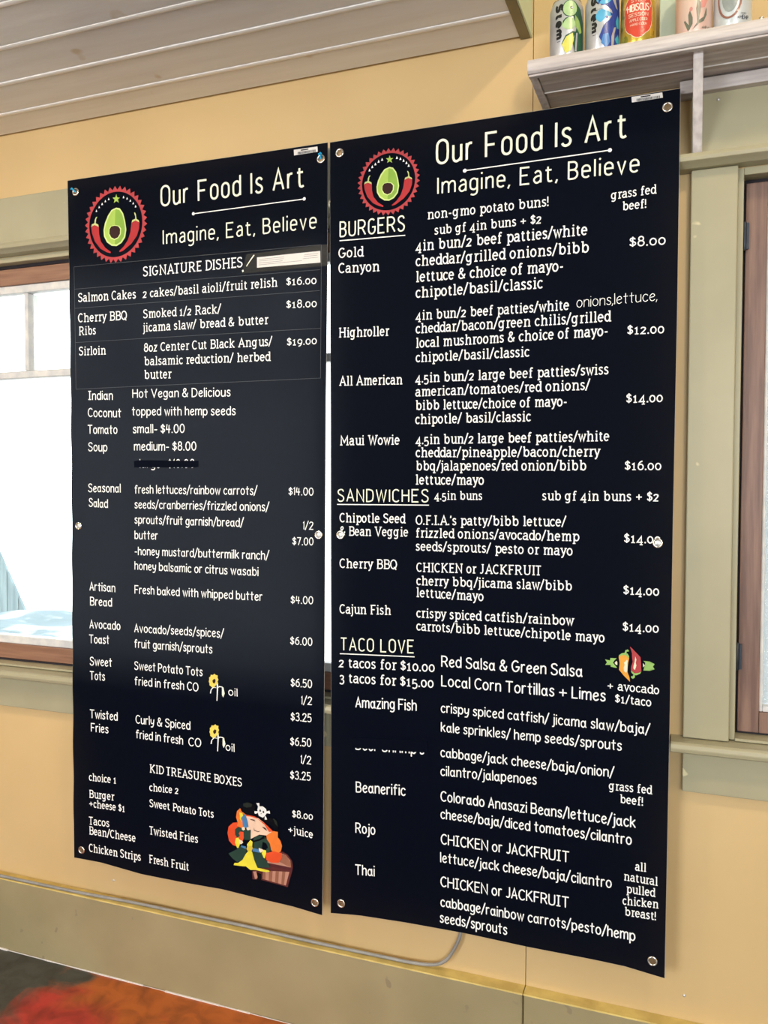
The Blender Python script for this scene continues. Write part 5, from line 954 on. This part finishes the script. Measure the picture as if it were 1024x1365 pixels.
def word(t, fn, name, tx, style, x, y, w, h, m, hh, vert=False):
    V, F = layout(tx, style, w, h)
    V = [(x+v, y-u) for u, v in V] if vert else [(x+u, y+v) for u, v in V]
    if not vert: pass
    return place(name, V, F, fn(hh), m, t)
CI = lambda n, c, r=.3: mat('can_'+n, c, r, .5, col2=tuple(q*.85 for q in c), nscale=40)
silver = mat('can_silver_print', (.56, .56, .58), .32, .5, metal=.5, col2=(.48, .48, .50), nscale=30)
def blob_can(x, label, pals):
    t, fn = can(x, -.12, .0333, .122, label, silver)
    word(t, fn, 'brand_lettering', 'Stem', 'b', -.0235, .108, .068, .0175, CI('black', (.01, .01, .012)), .0005, True)
    word(t, fn, 'small_lettering', 'l', 't', -.0195, .036, .004, .008, CI('black', (.01, .01, .012)), .0005, True)
    a, b_, c_, d_ = pals
    if x < -.23:
        decal(t, fn, 'dark_leaf', [(.014, .112), (.030, .098), (.040, .075), (.040, .02), (.028, .010), (.016, .012), (.012, .03), (.020, .06), (.012, .085)], c_, .0003)
        decal(t, fn, 'leaf', [(.016, .085), (.026, .075), (.034, .055), (.028, .050), (.018, .062)], CI('leafgreen', (.30, .45, .12)), .0006)
        decal(t, fn, 'fruit_slice', ell(.006, .097, .0150, .0165), c_, .0004); decal(t, fn, 'fruit_slice', ell(.0065, .097, .0138, .0150), a, .0007)
        decal(t, fn, 'fruit_seed', ell(.009, .098, .0028, .0030, 10), CI('black', (.01, .01, .012)), .0010); decal(t, fn, 'seed_glint', ell(.010, .0985, .0013, .0014, 8), silver, .0013)
        decal(t, fn, 'fruit_slice', ell(.004, .068, .0135, .0120), a, .0006); decal(t, fn, 'dark_crescent', [(-.008, .066), (-.007, .074), (-.002, .079), (.004, .080), (-.003, .075), (-.006, .070)], c_, .0009)
        decal(t, fn, 'fruit_wedge', [(-.010, .030), (-.002, .045), (.012, .053), (.020, .052), (.010, .036), (.006, .022), (-.004, .014)], c_, .0005)
        decal(t, fn, 'fruit_wedge', [(-.009, .028), (-.001, .042), (.012, .049), (.014, .036), (.009, .016), (-.002, .010)], b_, .0008)
        decal(t, fn, 'white_stripe', [(.019, .050), (.022, .050), (.020, .014), (.016, .014)], silver, .0010)
    else:
        decal(t, fn, 'blue_field', [(-.004, .118), (.040, .118), (.044, .080), (.044, .010), (.028, .005), (.006, .008), (-.006, .030), (.002, .050), (.010, .060), (-.002, .085)], b_, .0003)
        decal(t, fn, 'round_berry', ell(.003, .104, .0150, .0125), a, .0006); decal(t, fn, 'round_berry', ell(.002, .070, .0145, .0130), a, .0006)
        decal(t, fn, 'wave_stripe', [(-.012, .088), (.004, .090), (.018, .080), (.020, .074), (.010, .078), (-.004, .084), (-.012, .082)], silver, .0009)
        decal(t, fn, 'wave_stripe', [(-.012, .048), (-.002, .058), (.012, .068), (.019, .070), (.014, .062), (.002, .052), (-.006, .040), (-.010, .036)], silver, .0009)
        decal(t, fn, 'wave_stripe', [(.018, .008), (.018, .030), (.024, .048), (.029, .050), (.025, .036), (.023, .010)], silver, .0009)
        decal(t, fn, 'wave_stripe', [(.018, .118), (.020, .100), (.028, .086), (.034, .084), (.028, .098), (.026, .118)], silver, .0009)
        decal(t, fn, 'berry_facet', [(-.002, .018), (.002, .034), (.012, .036), (.016, .020), (.008, .008)], CI('midblue', (.05, .22, .55)), .0007)
        decal(t, fn, 'berry_facet', [(.028, .060), (.034, .074), (.040, .066), (.040, .050), (.032, .048)], CI('teal', (.06, .40, .55)), .0007)
        decal(t, fn, 'berry_facet', [(.026, .026), (.036, .038), (.044, .026), (.036, .014)], CI('teal', (.06, .40, .55)), .0007)
        decal(t, fn, 'berry_eye', ell(.008, .066, .003, .003, 8), b_, .0010); decal(t, fn, 'dark_leaf', [(-.006, .112), (.000, .112), (-.002, .100), (-.008, .092)], b_, .0009)
blob_can(-.2607, 'silver can with green citrus artwork at the left end of the shelf', (CI('palegreen', (.42, .60, .28)), CI('lemon', (.72, .68, .12)), CI('darkgreen', (.02, .09, .04)), 0))
blob_can(-.1911, 'silver can with blue berry artwork, second from the left', (CI('sky', (.10, .42, .66)), CI('navy', (.02, .05, .28)), CI('navy', (.02, .05, .28)), 0))
gold = mat('can_gold_print', (.66, .40, .04), .28, .5, metal=.5, col2=(.38, .30, .05), nscale=45, spots=(60, .62, (.25, .24, .03)))
t, fn = can(-.1225, -.12, .0333, .122, 'gold can with red badge, third on the shelf', gold)
RED = CI('badge_red', (.62, .06, .03)); CW = CI('badge_white', (.85, .70, .55))
bp = []
for k in range(48):
    a = 2*PI*k/48; q = 1+.07*abs(math.sin(a*3)); bp.append((.0265*q*math.cos(a), .060+.040*q*math.sin(a)))
decal(t, fn, 'badge_border', [(x*1.06, .060+(z-.060)*1.05) for x, z in bp], CW, .0003); decal(t, fn, 'badge', [(x*1.02, .060+(z-.060)*1.02) for x, z in bp], RED, .0006)
word(t, fn, 'badge_lettering', 'STEM', 't', -.0135, .083, .026, .0065, CW, .0010)
word(t, fn, 'badge_lettering', 'HIBISCUS', 't', -.0215, .0655, .042, .0145, CW, .0010)
word(t, fn, 'badge_lettering', 'SESSION', 't', -.0185, .0555, .037, .0070, CW, .0010)
word(t, fn, 'badge_lettering', 'APPLE CIDER', 't', -.0165, .0465, .034, .0055, CW, .0010)
decal(t, fn, 'badge_droplet', ell(0, .096, .0028, .0036, 10), CW, .0010)
for sx in (-.024, .022): decal(t, fn, 'badge_spark', [(sx, .073), (sx+.0015, .079), (sx+.002, .073)], CW, .0010)
word(t, fn, 'badge_lettering', 'HARD CIDER', 't', -.015, .0385, .031, .0045, CW, .0010)
pinkm = mat('can_pink_print', (.70, .50, .42), .35, .5, metal=.25, col2=(.62, .42, .36), nscale=12)
t, fn = can(-.0205, -.12, .0335, .122, 'dusty pink can with dark leaf artwork behind the bracket', pinkm)
LG = CI('sage', (.14, .15, .11))
for pl in ([(-.010, .010), (-.018, .030), (-.016, .032), (-.008, .020), (-.006, .014)], [(-.008, .012), (-.010, .040), (-.007, .048), (-.002, .034), (-.002, .022)], [(-.002, .012), (.006, .024), (.004, .050), (.007, .072), (.012, .060), (.012, .044), (.009, .028), (.018, .034), (.022, .048), (.024, .052), (.024, .038), (.018, .026), (.010, .022)]):
    decal(t, fn, 'leaf_print', pl, LG, .0006)
decal(t, fn, 'petal_print', [(.012, .050), (.014, .080), (.024, .095), (.028, .070), (.020, .052)], CI('rose', (.68, .28, .24)), .0005)
decal(t, fn, 'bud_print', ell(-.005, .050, .003, .004, 8), CI('rose', (.68, .28, .24)), .0005)
word(t, fn, 'small_lettering', '+HEMP', 't', .014, .012, .018, .0055, LG, .0008)
greym = mat('can_grey_print', (.58, .62, .64), .35, .5, metal=.25, col2=(.50, .54, .56), nscale=12)
t, fn = can(.0483, -.12, .0335, .122, 'pale grey can with brown outlined pear shape, right of the pink can', greym)
BR = CI('brown', (.28, .12, .09)); o_ = ell(-.006, .062, .021, .040, 28)
V = []; F = []; ribbon(V, F, o_+[o_[0]], .0018, False); place('outline_print', V, F, fn(.0009), BR, t)
decal(t, fn, 'grey_shape_print', ell(-.005, .066, .0155, .034), CI('stonegrey', (.30, .33, .32)), .0006)
word(t, fn, 'small_lettering', '+HEMP', 't', .0075, .0165, .0225, .0075, CI('ink', (.04, .05, .08)), .0008)
word(t, fn, 'small_lettering', 'CIDER', 't', .014, .0255, .011, .003, CI('ink', (.04, .05, .08)), .0008)
mintm = mat('mint_carton_card', (.60, .68, .55), .5, .3, col2=(.55, .63, .50), nscale=8)
ct = thing('drink_carton', 'plain pale mint carton between the gold can and the pink can', 'carton')
box('carton_body', (-.0850, -.080, ZS+.0004), (-.030, -.030, 2.345), mintm, ct, bevel=.002)
MB().prism([(-.080, 2.3455), (-.030, 2.3455), (-.056, 2.365), (-.058, 2.375), (-.052, 2.375), (-.054, 2.365)], -.0850, -.030).build('carton_gable', mintm, ct)
tq = mat('turquoise_glass', (.10, .60, .66), .15, .6, col2=(.05, .5, .6), nscale=10)
tg = thing('glass_ornament', 'small turquoise glass ornament with silver tip right of the grey can', 'ornament')
MB().lathe([(.012, 0), (.020, .003), (.0185, .010), (.012, .017), (.005, .021), (.003, .024)], (.098, -.115, ZS+.0003), n=20).build('glass_bowl', tq, tg, smooth=True)
MB().lathe([(.0030, .024), (.0042, .026), (.0040, .030), (.0005, .033)], (.098, -.115, ZS+.0003), n=12).build('silver_tip', M['steel'], tg, smooth=True)

# ================================================================ wall screws and marks
for x, y, z, lb in ((.027, -.0202, 2.122, 'small white nail head in the olive board above the right window'), (-1.494, -.0002, .252, 'small white nail head low on the wall below the left banner'), (-.012, -.0002, .262, 'small bright screw head low on the wall, right of the right banner')):
    o = MB().lathe([(.0032, -.002), (.0032, .0008), (.0022, .0018), (.0002, .0022)], (x, y, z), 'y', 12).build('nail_head', M['zinc'], smooth=True); tag(o, lb, 'nail')

# ================================================================ outdoors beyond the windows
gm = mat('pale_paving', (.80, .80, .76), .8, .1, col2=(.70, .71, .68), nscale=1.5)
tag(MB().box((-16, .25, -.35), (8, 14, -.25)).build('ground', gm), 'sunlit pale ground outside the windows', 'ground', kind='structure')
fw_ = mat('weathered_fence_board', (.215, .285, .31), .8, .1, col2=(.15, .205, .23), nscale=3, stretch=(10, 10, 1))
fe = thing('board_fence', 'weathered board fence panel with sloping end seen through the left window', 'fence')
for k in range(23):
    x = -7.2+k*.11; zt = lambda q: 1.25 if q < -5.22 else 1.25-(q+5.22)*1.75
    if zt(x+.1) < -.1: break
    mb = MB(); a, c = x, x+.103; mb.v = [(a, 3.0, -.25), (c, 3.0, -.25), (c, 3.022, -.25), (a, 3.022, -.25), (a, 3.0, zt(a)), (c, 3.0, zt(c)), (c, 3.022, zt(c)), (a, 3.022, zt(a))]
    mb.f = [(0, 3, 2, 1), (4, 5, 6, 7), (0, 1, 5, 4), (1, 2, 6, 5), (2, 3, 7, 6), (3, 0, 4, 7)]; mb.build('fence_board', fw_, fe)
box('fence_rail', (-7.2, 3.023, .1), (-4.75, 3.06, .18), fw_, fe)
tb = thing('patio_table', 'low patio table under a pale blue cloth seen through the left window', 'table')
cl = mat('pale_blue_cloth', (.185, .25, .285), .8, .1, col2=(.50, .56, .58), nscale=4, mix=(.50, .60))
mb = MB(); nX, nY = 16, 12
for j in range(nY+1):
    for i in range(nX+1):
        x = -4.0+i*1.25/nX; y = 1.05+j*.75/nY; e = max(abs(i/nX-.5), abs(j/nY-.5))*2; z = .635-(.5*max(0, e-.86)/.14*.3)+.05*noise(Vector((x*3.5, y*5, 0)))
        mb.v.append((x, y, z))
mb.f = [(j*(nX+1)+i, j*(nX+1)+i+1, (j+1)*(nX+1)+i+1, (j+1)*(nX+1)+i) for j in range(nY) for i in range(nX)]
mb.build('table_cloth', cl, tb, fix=False)
box('table_top', (-3.93, 1.1, .55), (-2.82, 1.74, .585), fw_, tb)
for x in (-3.9, -2.9):
    for y in (1.13, 1.66): box('leg', (x, y, -.25), (x+.05, y+.05, .55), fw_, tb)
st = mat('grey_blue_stucco', (.24, .27, .29), .9, .1, col2=(.42, .46, .49), nscale=14, ndetail=6, bump=.5, bscale=30)
nb = thing('neighbour_house', 'grey blue stucco house beyond the right window', 'house')
box('house_wall', (-.6, 2.4, -.25), (5, 2.8, 3.2), st, nb); MB().prism([(2.2, 3.2), (3.0, 3.2), (3.0, 3.5), (2.2, 3.25)], -.8, 5.2).build('roof_edge', fw_, nb)
